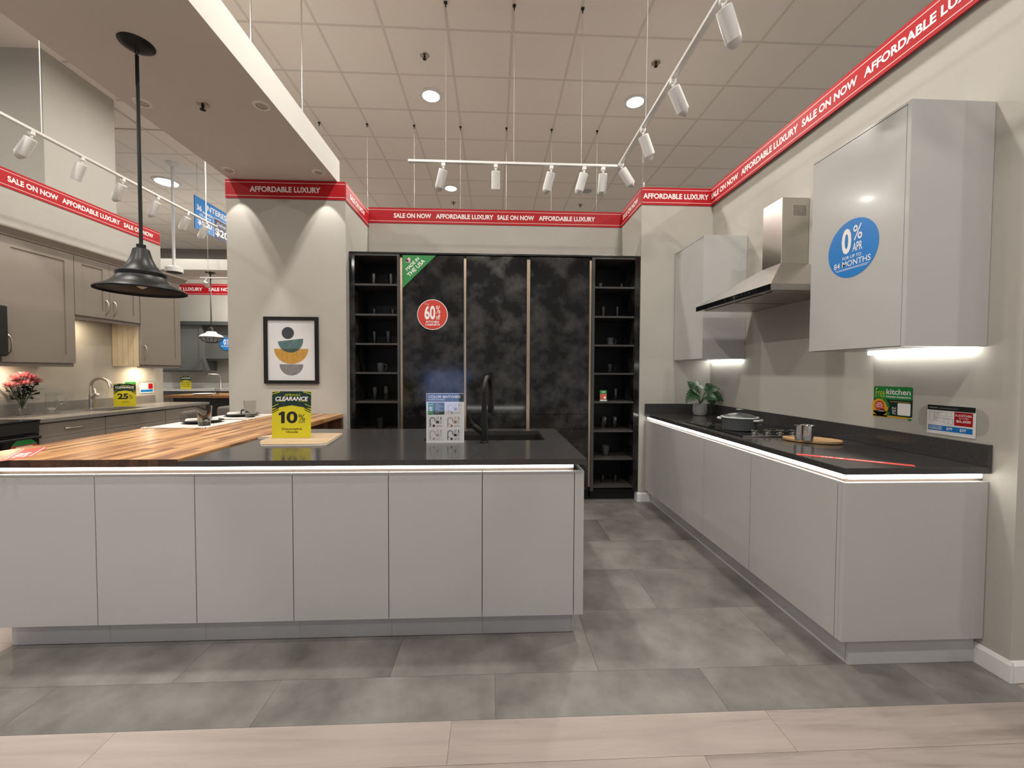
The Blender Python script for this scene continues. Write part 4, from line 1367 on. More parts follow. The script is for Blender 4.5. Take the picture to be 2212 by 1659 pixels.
# small recessed lamps under the dropped beam, plus an unseen pair added for fill
bl = [((-2.406, 2.954), 'recessed lamp in the dropped beam left of the sprinkler', 0.6), ((-1.607, 2.944), 'recessed lamp in the dropped beam right of the sprinkler', 0.6),
      ((-2.423, 3.885), 'recessed lamp in the dropped beam over the left of the pier', 1.0), ((-1.619, 3.885), 'recessed lamp in the dropped beam over the right of the pier', 1.0),
      ((-2.41, 1.25), 'unseen fill lamp added in the dropped beam above the picture, left', 0.6), ((-1.61, 1.25), 'unseen fill lamp added in the dropped beam above the picture, right', 0.6)]
for (x, y), lab, f_ in bl:
    t = thing('recessed_lamp', (x, y, 3.160), lab, 'light', 'small lamps in the dropped beam')
    bm = new(); lathe(bm, [(0.036, 0.0), (0.052, -0.001), (0.056, 0.0045), (0.036, 0.0045)], (x, y, 3.160), 28, caps=False)
    obj('trim_ring', bm, M['white'], t, smooth=True)
    bm = new(); lathe(bm, [(0.034, 0.0018), (0.034, 0.0045)], (x, y, 3.160), 24)
    obj('lens', bm, M['lamp_off'], t)
    if y < 2:
        add_light('AREA', t, (x, y, 3.157), 12.0, size=0.06, aim=(0, 0, -1), spread=170)  # wide fill added out of view to brighten the right-hand cabinet fronts
        continue
    add_light('SPOT', t, (x, y, 3.156), SOFFIT_W * 4 * f_, size=0.012, aim=(0, 0.20 if y > 3.5 else 0, -1), spot=53, blend=0.12)

# black bell pendant under the beam
px_, py_ = -2.008, 2.434
t = thing('pendant_lamp', (px_, py_, 1.79), 'black bell-shaped pendant hanging over the wood bar', 'pendant')
bm = new(); lathe(bm, [(0.020, -0.034), (0.055, -0.024), (0.082, -0.006), (0.084, -0.001)], (px_, py_, 3.165), 40)
obj('canopy', bm, M['black_metal'], t, smooth=True)
bm = new(); tube(bm, [(px_ - 0.008, py_, 3.131), (px_ - 0.009, py_, 3.118), (px_, py_, 3.104), (px_ + 0.009, py_, 3.118), (px_ + 0.008, py_, 3.131)], 0.0028, 8)
obj('loop', bm, M['black_metal'], t)
bm = new(); cyl(bm, (px_, py_, 3.103), (px_, py_, 2.050), 0.0088, seg=14)
obj('rod', bm, M['black_metal'], t, smooth=True)
bm = new(); lathe(bm, [(0.0215, 0), (0.0215, 0.020), (0.012, 0.021)], (px_, py_, 2.029), 24)
obj('socket_cap', bm, M['black_metal'], t, smooth=True)
bm = new()
prof = [(0.205, 1.783), (0.206, 1.790), (0.200, 1.797), (0.160, 1.815), (0.130, 1.838), (0.116, 1.858), (0.112, 1.866), (0.113, 1.868), (0.113, 1.887), (0.108, 1.890), (0.090, 1.905), (0.066, 1.935), (0.050, 1.970), (0.041, 2.005), (0.037, 2.022), (0.030, 2.027)]
prof = [(r, z - 1.783) for r, z in prof]
inner = [(r - 0.004, z - 0.002) for r, z in reversed(prof[2:-1])] + [(0.198, 0.0)]
lathe(bm, prof + inner, (px_, py_, 1.783), 48, caps=False)
obj('shade', bm, M['black_metal'], t, smooth=True)
bm = new(); lathe(bm, [(0.006, 0), (0.024, 0.012), (0.030, 0.036), (0.022, 0.06), (0.014, 0.09)], (px_, py_, 1.80), 20)
obj('bulb', bm, M['lamp_off'], t, smooth=True)

# track in the far kitchen, washing its wall
t = thing('light_track', (-5.2, 7.86, 3.05), 'white lighting track in front of the distant red banner', 'lighting track')
obj('rail', box(-5.44, -3.9, 7.845, 7.875, 3.05, 3.071, 0.002), M['track'], t)
bm = new()
for x in (-5.3, -4.2): cyl(bm, (x, 7.86, 3.0715), (x, 7.86, CEIL - 0.001), 0.003, seg=6)
obj('wire', bm, M['wire'], t)
for i, x in enumerate((-5.33, -4.75, -4.15)):
    spot_head(x, 7.86, 3.05, (-0.55, 0.9, -0.50) if i == 0 else (-0.9, 0.9, -0.45), ORD[i] + ' white spotlight from the left on the far track', 'spotlights in the far kitchen', w=TRACK_W * 6.5, spot=80)
# ================================================================== taupe kitchen along the left wall
LX, LW = -3.87, -4.52


def arch_pull(parent, p, axis, out, length=0.17):
    """bow handle centred on p"""
    p, ax, o = Vector(p), Vector(axis).normalized(), Vector(out).normalized()
    pts = []
    for k in range(9):
        s = -1 + 2 * k / 8
        pts.append(p + ax * (s * length / 2) + o * (0.002 + 0.030 * (1 - s * s) ** 0.6))
    bm = new(); tube(bm, pts, [0.008, 0.006, 0.0055, 0.0055, 0.0055, 0.0055, 0.0055, 0.006, 0.008], 8)
    obj('handle', bm, M['nickel'], parent, smooth=True)


def shaker(parent, name, x, y0, y1, z0, z1, mat=None, fr_w=0.085, rec=0.008, th=0.020):
    """framed door whose face looks along +X"""
    mat = mat or M['taupe']
    bm = new()
    bx(bm, x - th, x, y0, y0 + fr_w, z0, z1); bx(bm, x - th, x, y1 - fr_w, y1, z0, z1)
    bx(bm, x - th, x, y0 + fr_w, y1 - fr_w, z0, z0 + fr_w); bx(bm, x - th, x, y0 + fr_w, y1 - fr_w, z1 - fr_w, z1)
    d = obj(name, bm, mat, parent)
    obj('door_panel', box(x - th, x - rec, y0 + fr_w + 0.0003, y1 - fr_w - 0.0003, z0 + fr_w + 0.0003, z1 - fr_w - 0.0003), mat, d)
    return d


bl_ = ['taupe base cabinet with a bow handle beside the black stove', 'taupe sink base cabinet below the brushed nickel faucet', 'taupe base cabinet at the far end of the left counter']
for i, (y0, y1) in enumerate(((3.632, 4.230), (4.232, 4.974), (4.976, 5.670))):
    t = thing('base_cabinet', ((LX + LW) / 2, (y0 + y1) / 2, 0), bl_[i], 'cabinet', 'taupe base cabinets')
    obj('carcass', box(LW + 0.002, LX - 0.021, y0 + 0.001, y1 - 0.001, 0.10, (0.655 if i == 1 else 0.883)), M['taupe'], t)
    d = obj('drawer_front', box(LX - 0.020, LX, y0 + 0.002, y1 - 0.002, 0.752, 0.872, 0.001), M['taupe'], t)
    if i != 1: arch_pull(d, (LX, (y0 + y1) / 2, 0.812), (0, 1, 0), (1, 0, 0))
    e2 = obj('lower_front', box(LX - 0.020, LX, y0 + 0.002, y1 - 0.002, 0.108, 0.748, 0.001), M['taupe'], t)
    arch_pull(e2, (LX, (y0 + y1) / 2, 0.690), (0, 1, 0), (1, 0, 0))
    obj('toe_kick', box(LX - 0.08, LX - 0.07, y0 + 0.001, y1 - 0.001, 0.001, 0.0995), M['taupe_dk'], t)
bm = new()
xs, ys = [LW + 0.002, -4.34, -4.00, LX + 0.02], [3.625, 4.42, 4.93, 5.69]
for i in range(3):
    for j in range(3):
        if i == 1 and j == 1: continue
        bx(bm, xs[i], xs[i + 1], ys[j], ys[j + 1], 0.884, 0.914)
tag(obj('left_worktop', bm, M['grey_quartz']), 'grey quartz worktop along the taupe kitchen', 'worktop')
tag(obj('left_upstand', box(LW + 0.002, LW + 0.022, 3.625, 5.62, 0.9145, 1.012), M['grey_quartz']), 'low grey quartz upstand behind the nickel faucet', 'upstand')
bm = new()
bx(bm, -4.35, -3.99, 4.405, 4.42, 0.67, 0.883); bx(bm, -4.35, -3.99, 4.93, 4.945, 0.67, 0.883); bx(bm, -4.355, -4.341, 4.42, 4.93, 0.67, 0.883); bx(bm, -3.999, -3.985, 4.42, 4.93, 0.67, 0.883); bx(bm, -4.35, -3.99, 4.42, 4.93, 0.663, 0.67)
tag(obj('left_sink', bm, M['steel']), 'steel undermount sink in the grey left worktop', 'sink')
# faucet
fx, fy, fz = -4.405, 4.66, 0.9146
t = thing('faucet', (fx, fy, fz), 'brushed nickel pull-down faucet on the left grey worktop', 'faucet')
bm = new(); lathe(bm, [(0.028, 0), (0.028, 0.005), (0.022, 0.010), (0.024, 0.08), (0.022, 0.14), (0.016, 0.20), (0.015, 0.25)], (fx, fy, fz), 20)
obj('body', bm, M['nickel'], t, smooth=True)
pts = [Vector((fx, fy, fz + 0.25)) + Vector((0.10 - 0.10 * math.cos(math.pi * k / 10), 0, 0.085 * math.sin(math.pi * k / 10))) for k in range(10)]
bm = new(); tube(bm, pts + [pts[-1] + Vector((0.008, 0, -0.05))], [0.015] * 8 + [0.016, 0.017, 0.018], 12)
obj('spout', bm, M['nickel'], t, smooth=True)
bm = new(); tube(bm, [(fx, fy, fz + 0.11), (fx + 0.06, fy - 0.01, fz + 0.15), (fx + 0.075, fy - 0.01, fz + 0.165)], [0.018, 0.022, 0.020], 12)
tube(bm, [(fx + 0.065, fy - 0.01, fz + 0.165), (fx + 0.045, fy - 0.01, fz + 0.225)], [0.010, 0.003], 8)
obj('lever', bm, M['nickel'], t, smooth=True)

# stove and microwave
t = thing('stove', (-4.17, 3.24, 0), 'black freestanding stove at the left picture edge', 'stove')
obj('body', box(LW + 0.005, -3.89, 2.862, 3.618, 0.02, 0.895), M['black_plastic'], t)
obj('oven_door', box(-3.889, -3.845, 2.868, 3.612, 0.20, 0.805, 0.004), M['black_gloss'], t)
obj('control_panel', box(-3.889, -3.84, 2.868, 3.612, 0.810, 0.905, 0.004), M['black_plastic'], t)
obj('cooktop_glass', box(LW + 0.005, -3.836, 2.860, 3.620, 0.9055, 0.918, 0.002), M['black_gloss'], t)
bm = new(); tube(bm, [(-3.79, 2.92, 0.78), (-3.79, 3.57, 0.78)], 0.011, 10); tube(bm, [(-3.846, 2.95, 0.78), (-3.79, 2.95, 0.78)], 0.008, 8); tube(bm, [(-3.846, 3.54, 0.78), (-3.79, 3.54, 0.78)], 0.008, 8)
obj('handle', bm, M['black_metal'], t)
fr = Frame((-3.8445, 3.50, 0.668), (0, 1, 0), (0, 0, 1))
t = thing('round_sticker', fr.P(0, -0.09, 0), 'round red and green sticker on the black stove door', 'sticker')
bm = new(); fr.disc(bm, 0, 0, 0.105, 0.0003, 0.001, 40); obj('disc', bm, M['red_dot'], t)
bm = new(); fr.disc(bm, 0, 0, 0.105, 0.0012, 0.0015, 24, 30, 150); obj('green_cap', bm, M['green'], t)
bm = new(); fr.rect(bm, -0.060, 0.060, -0.008, 0.044, 0.0012, 0.0015); obj('white_patch', bm, M['print_white'], t)
bm = new(); fr.text(bm, 'KITCHENS', -0.054, 0.054, 0.012, 0.038, 0.0019, 0.02); obj('lettering', bm, M['red_dot'], t)
t = thing('microwave', (-4.30, 3.28, 1.45), 'black over-range microwave cut by the left picture edge', 'microwave')
obj('case', box(LW + 0.003, -4.14, 2.90, 3.660, 1.452, 1.88), M['black_plastic'], t)
obj('door', box(-4.139, -4.115, 2.905, 3.48, 1.46, 1.875, 0.003), M['black_gloss'], t)
obj('control_panel', box(-4.139, -4.116, 3.485, 3.655, 1.46, 1.875, 0.003), M['black_plastic'], t)

# wall cabinets
UX = -4.19
ul = ['taupe wall cabinet with one tall shaker door beside the microwave', 'short taupe wall cabinet with two doors over the sink', 'taupe wall cabinet with cream beadboard side at the far end']
for i, (y0, y1, z0) in enumerate(((3.668, 4.288, 1.404), (4.290, 5.040, 1.892), (5.046, 5.662, 1.404))):
    z1 = 2.492
    t = thing('wall_cabinet', ((UX + LW) / 2, (y0 + y1) / 2, z0), ul[i], 'cabinet', 'taupe wall cabinets')
    obj('carcass', box(LW + 0.002, UX - 0.021, y0, y1, z0, z1), M['taupe'], t)
    if i == 1:
        ym = (y0 + y1) / 2
        d1 = shaker(t, 'door', UX, y0 + 0.002, ym - 0.0015, z0 + 0.002, z1 - 0.004, fr_w=0.075)
        d2 = shaker(t, 'door', UX, ym + 0.0015, y1 - 0.002, z0 + 0.002, z1 - 0.004, fr_w=0.075)
        arch_pull(d1, (UX, ym - 0.045, z0 + 0.12), (0, 0, 1), (1, 0, 0), 0.15)
        arch_pull(d2, (UX, ym + 0.045, z0 + 0.12), (0, 0, 1), (1, 0, 0), 0.15)
    else:
        d1 = shaker(t, 'door', UX, y0 + 0.002, y1 - 0.002, z0 + 0.002, z1 - 0.004)
        arch_pull(d1, (UX, y0 + 0.048, z0 + 0.15), (0, 0, 1), (1, 0, 0), 0.17)
    obj('light_rail', box(UX - 0.05, UX - 0.022, y0 + 0.001, y1 - 0.001, z0 - 0.036, z0 - 0.0005), M['taupe'], t)
    if i == 2:
        n = 5
        for k in range(n):
            a = LW + 0.004 + (UX - 0.023 - LW - 0.004) * k / n
            b_ = LW + 0.004 + (UX - 0.023 - LW - 0.004) * (k + 1) / n
            obj('bead_board', box(a + 0.0010, b_ - 0.0010, y0 - 0.0058, y0 - 0.0003, z0 - 0.02, 1.8895, 0.0012), M['bead'], t)
bm = new()
prism(bm, [(LW + 0.002, 3.60, 2.4925), (UX + 0.004, 3.60, 2.4925), (UX + 0.010, 3.60, 2.505), (UX + 0.060, 3.60, 2.552), (UX + 0.060, 3.60, 2.566), (LW + 0.002, 3.60, 2.566)], (0, 2.125, 0))
tag(obj('crown_moulding', bm, M['taupe_dk']), 'dark taupe crown moulding along the top of the left wall cabinets', 'moulding')
# warm puck lamps under the cabinets
for i, (x, y, z) in enumerate(((-4.36, 3.85, 1.404), (-4.36, 5.35, 1.404), (-4.36, 4.55, 1.892))):
    t = thing('puck_lamp', (x, y, z - 0.012), ['warm puck lamp under the left wall cabinet by the microwave', 'warm puck lamp under the far taupe wall cabinet', 'warm puck lamp under the short taupe cabinet over the sink'][i], 'light', 'puck lamps under the taupe cabinets')
    bm = new(); lathe(bm, [(0.026, 0.001), (0.033, 0.003), (0.033, 0.0115), (0.02, 0.0115)], (x, y, z - 0.012), 20); obj('housing', bm, M['white'], t)
    bm = new(); lathe(bm, [(0.024, 0.0), (0.024, 0.0008)], (x, y, z - 0.012), 20); obj('lens', bm, M['puck'], t)
    add_light('AREA', t, (x, y, z - 0.014), 4.6 if i < 2 else 3.0, color=(1.0, 0.80, 0.55), size=0.04, aim=(0, 0, -1))

# flowers in a glass vase, and a glass jug
c = Vector((-4.38, 3.98, 0.9146))
t = thing('flower_vase', c, 'bunch of pink flowers with dark leaves in a glass vase', 'flowers')
bm = new(); lathe(bm, [(0.055, 0), (0.060, 0.006), (0.020, 0.012), (0.012, 0.03), (0.018, 0.06), (0.030, 0.09), (0.032, 0.12), (0.029, 0.12), (0.026, 0.09), (0.012, 0.065)], c, 24)
obj('vase', bm, M['clear'], t, smooth=True)
rnd = random.Random(5)
heads_ = [(0.04, -0.13, 0.27), (0.0, -0.05, 0.335), (0.03, 0.05, 0.335), (-0.03, 0.0, 0.30), (0.05, -0.02, 0.285), (0.03, 0.09, 0.30), (0.0, 0.02, 0.36)]
for k in range(7):
    hd = c + Vector(heads_[k])
    bm = new(); tube(bm, [c + Vector((0, 0, 0.07)), c.lerp(hd, 0.55) + Vector((0, 0, 0.03)), hd], 0.0035, 6)
    obj('flower_stem', bm, M['leaf_dk'], t)
    bm = new()
    for ring, (cnt, ln, tilt) in enumerate(((14, 0.080, 0.05), (12, 0.070, 0.40), (10, 0.055, 0.80), (6, 0.035, 1.25))):
        for q in range(cnt):
            a = 2 * math.pi * (q + 0.4 * ring) / cnt
            d = Vector((math.cos(a) * math.cos(tilt), math.sin(a) * math.cos(tilt), math.sin(tilt)))
            sd = Vector((-math.sin(a), math.cos(a), 0)) * 0.011
            p1, p2 = hd + d * ln * 0.5, hd + d * ln + Vector((0, 0, 0.006))
            vs = [bm.verts.new(v) for v in (hd - sd * 0.4, hd + sd * 0.4, p1 + sd, p2 + sd * 0.5, p2 - sd * 0.5, p1 - sd)]
            bm.faces.new(vs)
    bmesh.ops.solidify(bm, geom=bm.faces[:], thickness=0.0012)
    obj('blossom', bm, M['petal'], t)
bm = new()
for k in range(70):
    p_ = c + Vector((rnd.gauss(0, 0.035), rnd.gauss(0, 0.045), rnd.uniform(0.15, 0.28)))
    d = Vector((rnd.uniform(-1, 1), rnd.uniform(-1, 1), rnd.uniform(-0.3, 0.6))).normalized()
    sd = d.cross(Vector((0.3, 0.2, 1))).normalized() * 0.019
    vs = [bm.verts.new(v) for v in (p_, p_ + d * 0.025 + sd, p_ + d * 0.055, p_ + d * 0.025 - sd)]
    bm.faces.new(vs)
bmesh.ops.solidify(bm, geom=bm.faces[:], thickness=0.001)
obj('foliage', bm, M['leaf_dk'], t)
c = Vector((-4.33, 4.185, 0.9146))
t = thing('glass_jug', c, 'clear glass jug with a loop handle right of the pink flowers', 'jug')
bm = new(); lathe(bm, [(0.050, 0), (0.056, 0.006), (0.022, 0.014), (0.016, 0.03), (0.040, 0.06), (0.046, 0.10), (0.040, 0.15), (0.044, 0.20), (0.041, 0.20), (0.037, 0.15), (0.042, 0.10), (0.034, 0.062)], c, 24)
obj('jug_body', bm, M['clear'], t, smooth=True)
bm = new(); tube(bm, [c + Vector((0.03, 0.035, 0.175)), c + Vector((0.05, 0.075, 0.20)), c + Vector((0.055, 0.10, 0.15)), c + Vector((0.045, 0.085, 0.10)), c + Vector((0.03, 0.04, 0.075))], 0.005, 8)
obj('handle', bm, M['clear'], t, smooth=True)


# ---- yellow clearance signs (three in the picture share this layout)
def clearance_sign(fr, w, h, big, lines, label, small=None):
    t = thing('clearance_sign', fr.P(w / 2, 0, 0), label, 'sign', 'yellow and green clearance signs')
    s = w / 0.23
    bm = new(); fr.rect(bm, 0, w, 0, h, -0.0015, 0.0); obj('card', bm, M['yellow'], t)
    v0 = h * 0.63
    bm = new(); fr.poly(bm, [(0, v0), (w / 2, v0 + 0.07 * h), (w, v0), (w, h - 0.02 * h), (w * 0.78, h), (w * 0.22, h), (0, h - 0.02 * h)], 0.0003, 0.0006)
    obj('green_header', bm, M['deep_green'], t)
    bm = new()
    fr.line(bm, [(0, v0 - 0.014 * s), (w * 0.17, v0 + 0.006 * s)], 0.006 * s, 0.0008); fr.line(bm, [(w, v0 - 0.014 * s), (w * 0.83, v0 + 0.006 * s)], 0.006 * s, 0.0008)
    fr.line(bm, [(0.001, v0 - 0.026 * s), (w * 0.17, v0 - 0.006 * s)], 0.004 * s, 0.0008); fr.line(bm, [(w - 0.001, v0 - 0.026 * s), (w * 0.83, v0 - 0.006 * s)], 0.004 * s, 0.0008)
    obj('chevron', bm, M['ink'], t)
    bm = new()
    fr.line(bm, [(0, h - 0.017 * s), (w * 0.20, h - 0.004 * s)], 0.0045 * s, 0.0008); fr.line(bm, [(w, h - 0.017 * s), (w * 0.80, h - 0.004 * s)], 0.0045 * s, 0.0008)
    fr.line(bm, [(0.0, v0 + 0.010 * s), (w * 0.16, v0 + 0.028 * s)], 0.004 * s, 0.0008); fr.line(bm, [(w, v0 + 0.010 * s), (w * 0.84, v0 + 0.028 * s)], 0.004 * s, 0.0008)
    fr.line(bm, [(w * 0.08, v0 + 0.155 * h), (w * 0.34, v0 + 0.155 * h)], 0.0022 * s, 0.0008); fr.line(bm, [(w * 0.66, v0 + 0.155 * h), (w * 0.92, v0 + 0.155 * h)], 0.0022 * s, 0.0008)
    obj('lime_line', bm, M['lime'], t)
    bm = new(); fr.text(bm, 'SPRING', w * 0.32, w * 0.72, v0 + 0.265 * h, v0 + 0.315 * h, 0.0012, 0.0, 0.2); obj('spring_lettering', bm, M['lime'], t)
    bm = new(); fr.text(bm, 'CLEARANCE', w * 0.085, w * 0.925, v0 + 0.165 * h, v0 + 0.255 * h, 0.0012, 0.03, 0.2); obj('clearance_lettering', bm, M['print_white'], t)
    bm = new()
    if big:
        if big == '10':
            fr.poly(bm, [(w * 0.235, h * 0.315), (w * 0.325, h * 0.315), (w * 0.325, h * 0.565), (w * 0.255, h * 0.565), (w * 0.165, h * 0.525), (w * 0.185, h * 0.475), (w * 0.235, h * 0.497)], 0.0003, 0.0006)
            fr.text(bm, '0', w * 0.37, w * 0.655, h * 0.312, h * 0.570, 0.0006, 0.03)
        else:
            fr.text(bm, big, w * 0.17, w * 0.66, h * 0.315, h * 0.57, 0.0006, 0.04)
        fr.text(bm, '%', w * 0.68, w * 0.85, h * 0.365, h * 0.505, 0.0006, 0.0)
        fr.text(bm, 'OFF', w * 0.68, w * 0.85, h * 0.315, h * 0.355, 0.0006, 0.0)
    for k, ln in enumerate(lines):
        a, b_, lo_, hi_, tx = ln
        fr.text(bm, tx, w * a, w * b_, h * lo_, h * hi_, 0.0006, 0.02)
    obj('lettering', bm, M['ink'], t)
    return t


fr = Frame((-4.435, 4.955, 0.9150), (0.86, 0.30, 0), (0, 0, 1))
clearance_sign(fr, 0.205, 0.265, '25', [(0.34, 0.72, 0.17, 0.215, 'cabinetry')], 'yellow 25 percent clearance sign on the left grey worktop')
# wall cards behind it
fr = Frame((LW + 0.0004, 5.205, 1.028), (0, 1, 0), (0, 0, 1))
t = thing('measure_sticker', fr.P(0.07, 0, 0), 'green kitchen measure sticker on the left wall, half behind the 25 sign', 'sticker')
bm = new(); fr.round_rect(bm, 0, 0.150, 0, 0.165, 0.008, 0.0004, 0.0014); obj('card', bm, M['deep_green'], t)
bm = new(); fr.round_rect(bm, 0, 0.150, 0.100, 0.165, 0.008, 0.0016, 0.0019); obj('green_band', bm, M['green'], t)
bm = new(); fr.text(bm, 'kitchen', 0.055, 0.143, 0.125, 0.150, 0.0022, 0.02); fr.round_rect(bm, 0.085, 0.140, 0.02, 0.078, 0.005, 0.0016, 0.0019); obj('white_print', bm, M['print_white'], t)
fr = Frame((LW + 0.0004, 5.405, 1.045), (0, 1, 0), (0, 0, 1))
t = thing('price_holder', fr.P(0.1, 0, 0), 'price card in a clear holder on the left wall by the taupe cabinets', 'sign')
bm = new(); fr.round_rect(bm, -0.045, 0.255, 0.012, 0.140, 0.05, 0.0004, 0.0026, 8); obj('acrylic_back', bm, M['acrylic'], t)
bm = new(); fr.rect(bm, 0, 0.21, 0, 0.155, 0.0032, 0.0042); obj('card', bm, M['print_white'], t)
bm = new(); fr.rect(bm, 0.0, 0.21, 0.130, 0.155, 0.0045, 0.0048); obj('grey_band', bm, M['grey_ink'], t)
bm = new(); fr.rect(bm, 0.130, 0.200, 0.050, 0.122, 0.0045, 0.0048); obj('red_panel', bm, M['red'], t)
bm = new(); fr.rect(bm, 0.012, 0.200, 0.012, 0.044, 0.0045, 0.0048); obj('blue_band', bm, M['blue'], t)
bm = new(); fr.line(bm, [(0.012, 0.118), (0.012, 0.06), (0.05, 0.06), (0.05, 0.11), (0.12, 0.11), (0.12, 0.06)], 0.0012, 0.0045); obj('kitchen_drawing', bm, M['grey_ink'], t)

# ================================================================== slate kitchen beyond
FY = 9.018
fl = ['slate grey wall cabinet hanging lower at the left of the far kitchen', 'slate grey two-door wall cabinet with the small blue sticker']
for i, (x0, x1, y0, z0) in enumerate(((-6.95, -5.93, 8.58, 1.345), (-5.928, -4.6, 8.68, 1.585))):
    z1 = 2.262
    t = thing('wall_cabinet', ((x0 + x1) / 2, (y0 + FY) / 2, z0), fl[i], 'cabinet', 'slate wall cabinets')
    obj('carcass', box(x0, x1, y0 + 0.021, FY, z0, z1), M['slate_cab'], t)
    nd = 2
    for k in range(nd):
        a = x0 + (x1 - x0) * k / nd + 0.002
        b_ = x0 + (x1 - x0) * (k + 1) / nd - 0.002
        fw = 0.06
        bm = new()
        bx(bm, a, a + fw, y0, y0 + 0.020, z0 + 0.003, z1 - 0.003); bx(bm, b_ - fw, b_, y0, y0 + 0.020, z0 + 0.003, z1 - 0.003)
        bx(bm, a + fw, b_ - fw, y0, y0 + 0.020, z0 + 0.003, z0 + 0.063); bx(bm, a + fw, b_ - fw, y0, y0 + 0.020, z1 - 0.063, z1 - 0.003)
        d = obj('door', bm, M['slate_cab'], t)
        obj('door_panel', box(a + fw + 0.001, b_ - fw - 0.001, y0 + 0.009, y0 + 0.020, z0 + 0.064, z1 - 0.064), M['slate_cab'], d)
        hx = b_ - 0.03 if k == 0 else a + 0.03
        bm = new(); tube(bm, [(hx, y0 - 0.001, z0 + 0.06), (hx, y0 - 0.028, z0 + 0.09), (hx, y0 - 0.028, z0 + 0.16), (hx, y0 - 0.001, z0 + 0.19)], 0.006, 8)
        obj('handle', bm, M['black_metal'], d)
    obj('light_rail', box(x0 + 0.002, x1 - 0.002, y0 + 0.022, y0 + 0.045, z0 - 0.036, z0 - 0.0005), M['slate_cab'], t)
bm = new(); bx(bm, -6.95, -4.6, 8.53, FY, 2.2625, 2.335)
tag(obj('crown_moulding', bm, M['slate_dk']), 'dark crown moulding over the slate grey kitchen', 'moulding')
fr = Frame((-5.515, 8.6795, 1.892), (1, 0, 0), (0, 0, 1))
t = thing('round_sticker', fr.P(0, -0.13, 0), 'small distant blue round sticker on the slate cabinet', 'sticker')
bm = new(); fr.disc(bm, 0, 0, 0.130, 0.0003, 0.0012, 40); obj('disc', bm, M['blue'], t)
bm = new(); fr.text(bm, '0', -0.055, -0.004, -0.02, 0.098, 0.0018, 0.03); fr.text(bm, '%', 0.004, 0.050, 0.03, 0.098, 0.0018, 0.005); fr.text(bm, 'APR', 0.002, 0.05, -0.018, 0.02, 0.0018, 0.01); fr.text(bm, '84 MONTHS', -0.10, 0.10, -0.06, -0.035, 0.0018, 0.02)
obj('lettering', bm, M['print_white'], t)
tag(obj('far_worktop', box(-8.2, -4.3, 8.40, FY, 0.930, 0.966), M['marble']), 'pale far worktop in front of the slate kitchen wall', 'worktop')
tag(obj('far_upstand', box(-8.2, -4.3, FY - 0.02, FY, 0.9665, 1.085), M['marble']), 'pale upstand along the slate kitchen wall', 'upstand')
for i in range(4):
    x0 = -7.3 + i * 0.66
    t = thing('base_cabinet', (x0 + 0.33, 8.7, 0), ORD[i] + ' slate grey base cabinet from the left under the far worktop', 'cabinet', 'slate base cabinets')
    obj('carcass', box(x0 + 0.001, x0 + 0.658, 8.46, FY, 0.1, 0.9295), M['slate_cab'], t)
    d = obj('drawer_front', box(x0 + 0.003, x0 + 0.655, 8.44, 8.459, 0.76, 0.92, 0.001), M['slate_cab'], t)
    bm = new(); tube(bm, [(x0 + 0.25, 8.439, 0.84), (x0 + 0.26, 8.415, 0.84), (x0 + 0.40, 8.415, 0.84), (x0 + 0.41, 8.439, 0.84)], 0.006, 8); obj('handle', bm, M['nickel'], d)
    obj('lower_front', box(x0 + 0.003, x0 + 0.655, 8.44, 8.459, 0.11, 0.756, 0.001), M['slate_cab'], t)
# island there
t = thing('far_island', (-4.5, 7.4, 0), 'far island with butcher block top and black body', 'island')
for k in range(10):
    obj('stave', box(-5.47, -3.4, 7.0 + k * 0.085 + 0.0003, 7.0 + (k + 1) * 0.085 - 0.0003, 0.885, 0.925), M['stave'], t)
obj('body', box(-5.35, -3.5, 7.06, 7.80, 0.001, 0.8845), M['black_plastic'], t)
obj('end_panel', box(-5.44, -5.3505, 7.05, 7.80, 0.001, 0.8845), M['taupe'], t)
t = thing('dinner_plate', (-5.0, 7.25, 0.9255), 'white plate on the far butcher block island', 'plate')
bm = new(); lathe(bm, [(0.10, 0), (0.16, 0.018), (0.155, 0.022), (0.10, 0.006)], (-5.0, 7.25, 0.9256), 28); obj('dish', bm, M['print_white'], t, smooth=True)
t = thing('tumbler', (-4.72, 7.18, 0.9256), 'smoky tumbler on the far butcher block island', 'glass')
bm = new(); lathe(bm, [(0.03, 0), (0.036, 0.12), (0.033, 0.12), (0.028, 0.02)], (-4.72, 7.18, 0.9256), 20); obj('cup', bm, M['smoke'], t, smooth=True)
t = thing('faucet', (-5.75, 8.85, 0.967), 'small distant nickel faucet on the far worktop', 'faucet')
bm = new(); lathe(bm, [(0.028, 0), (0.02, 0.01), (0.018, 0.25)], (-5.75, 8.85, 0.9665), 14); tube(bm, [(-5.75, 8.85, 1.2), (-5.75, 8.8, 1.26), (-5.90, 8.72, 1.27), (-5.93, 8.70, 1.22)], 0.012, 8); obj('body', bm, M['nickel'], t, smooth=True)
fr = Frame((-6.31, 8.50, 0.9668), (1, 0, 0), (0, 0, 1))
clearance_sign(fr, 0.212, 0.262, None, [(0.12, 0.38, 0.50, 0.57, '$10'), (0.44, 0.88, 0.50, 0.57, 'cabinet'), (0.12, 0.46, 0.34, 0.42, '$15'), (0.56, 0.88, 0.34, 0.42, '$20'), (0.16, 0.86, 0.18, 0.26, 'worktops')],
               'small distant yellow clearance sign on the far worktop')
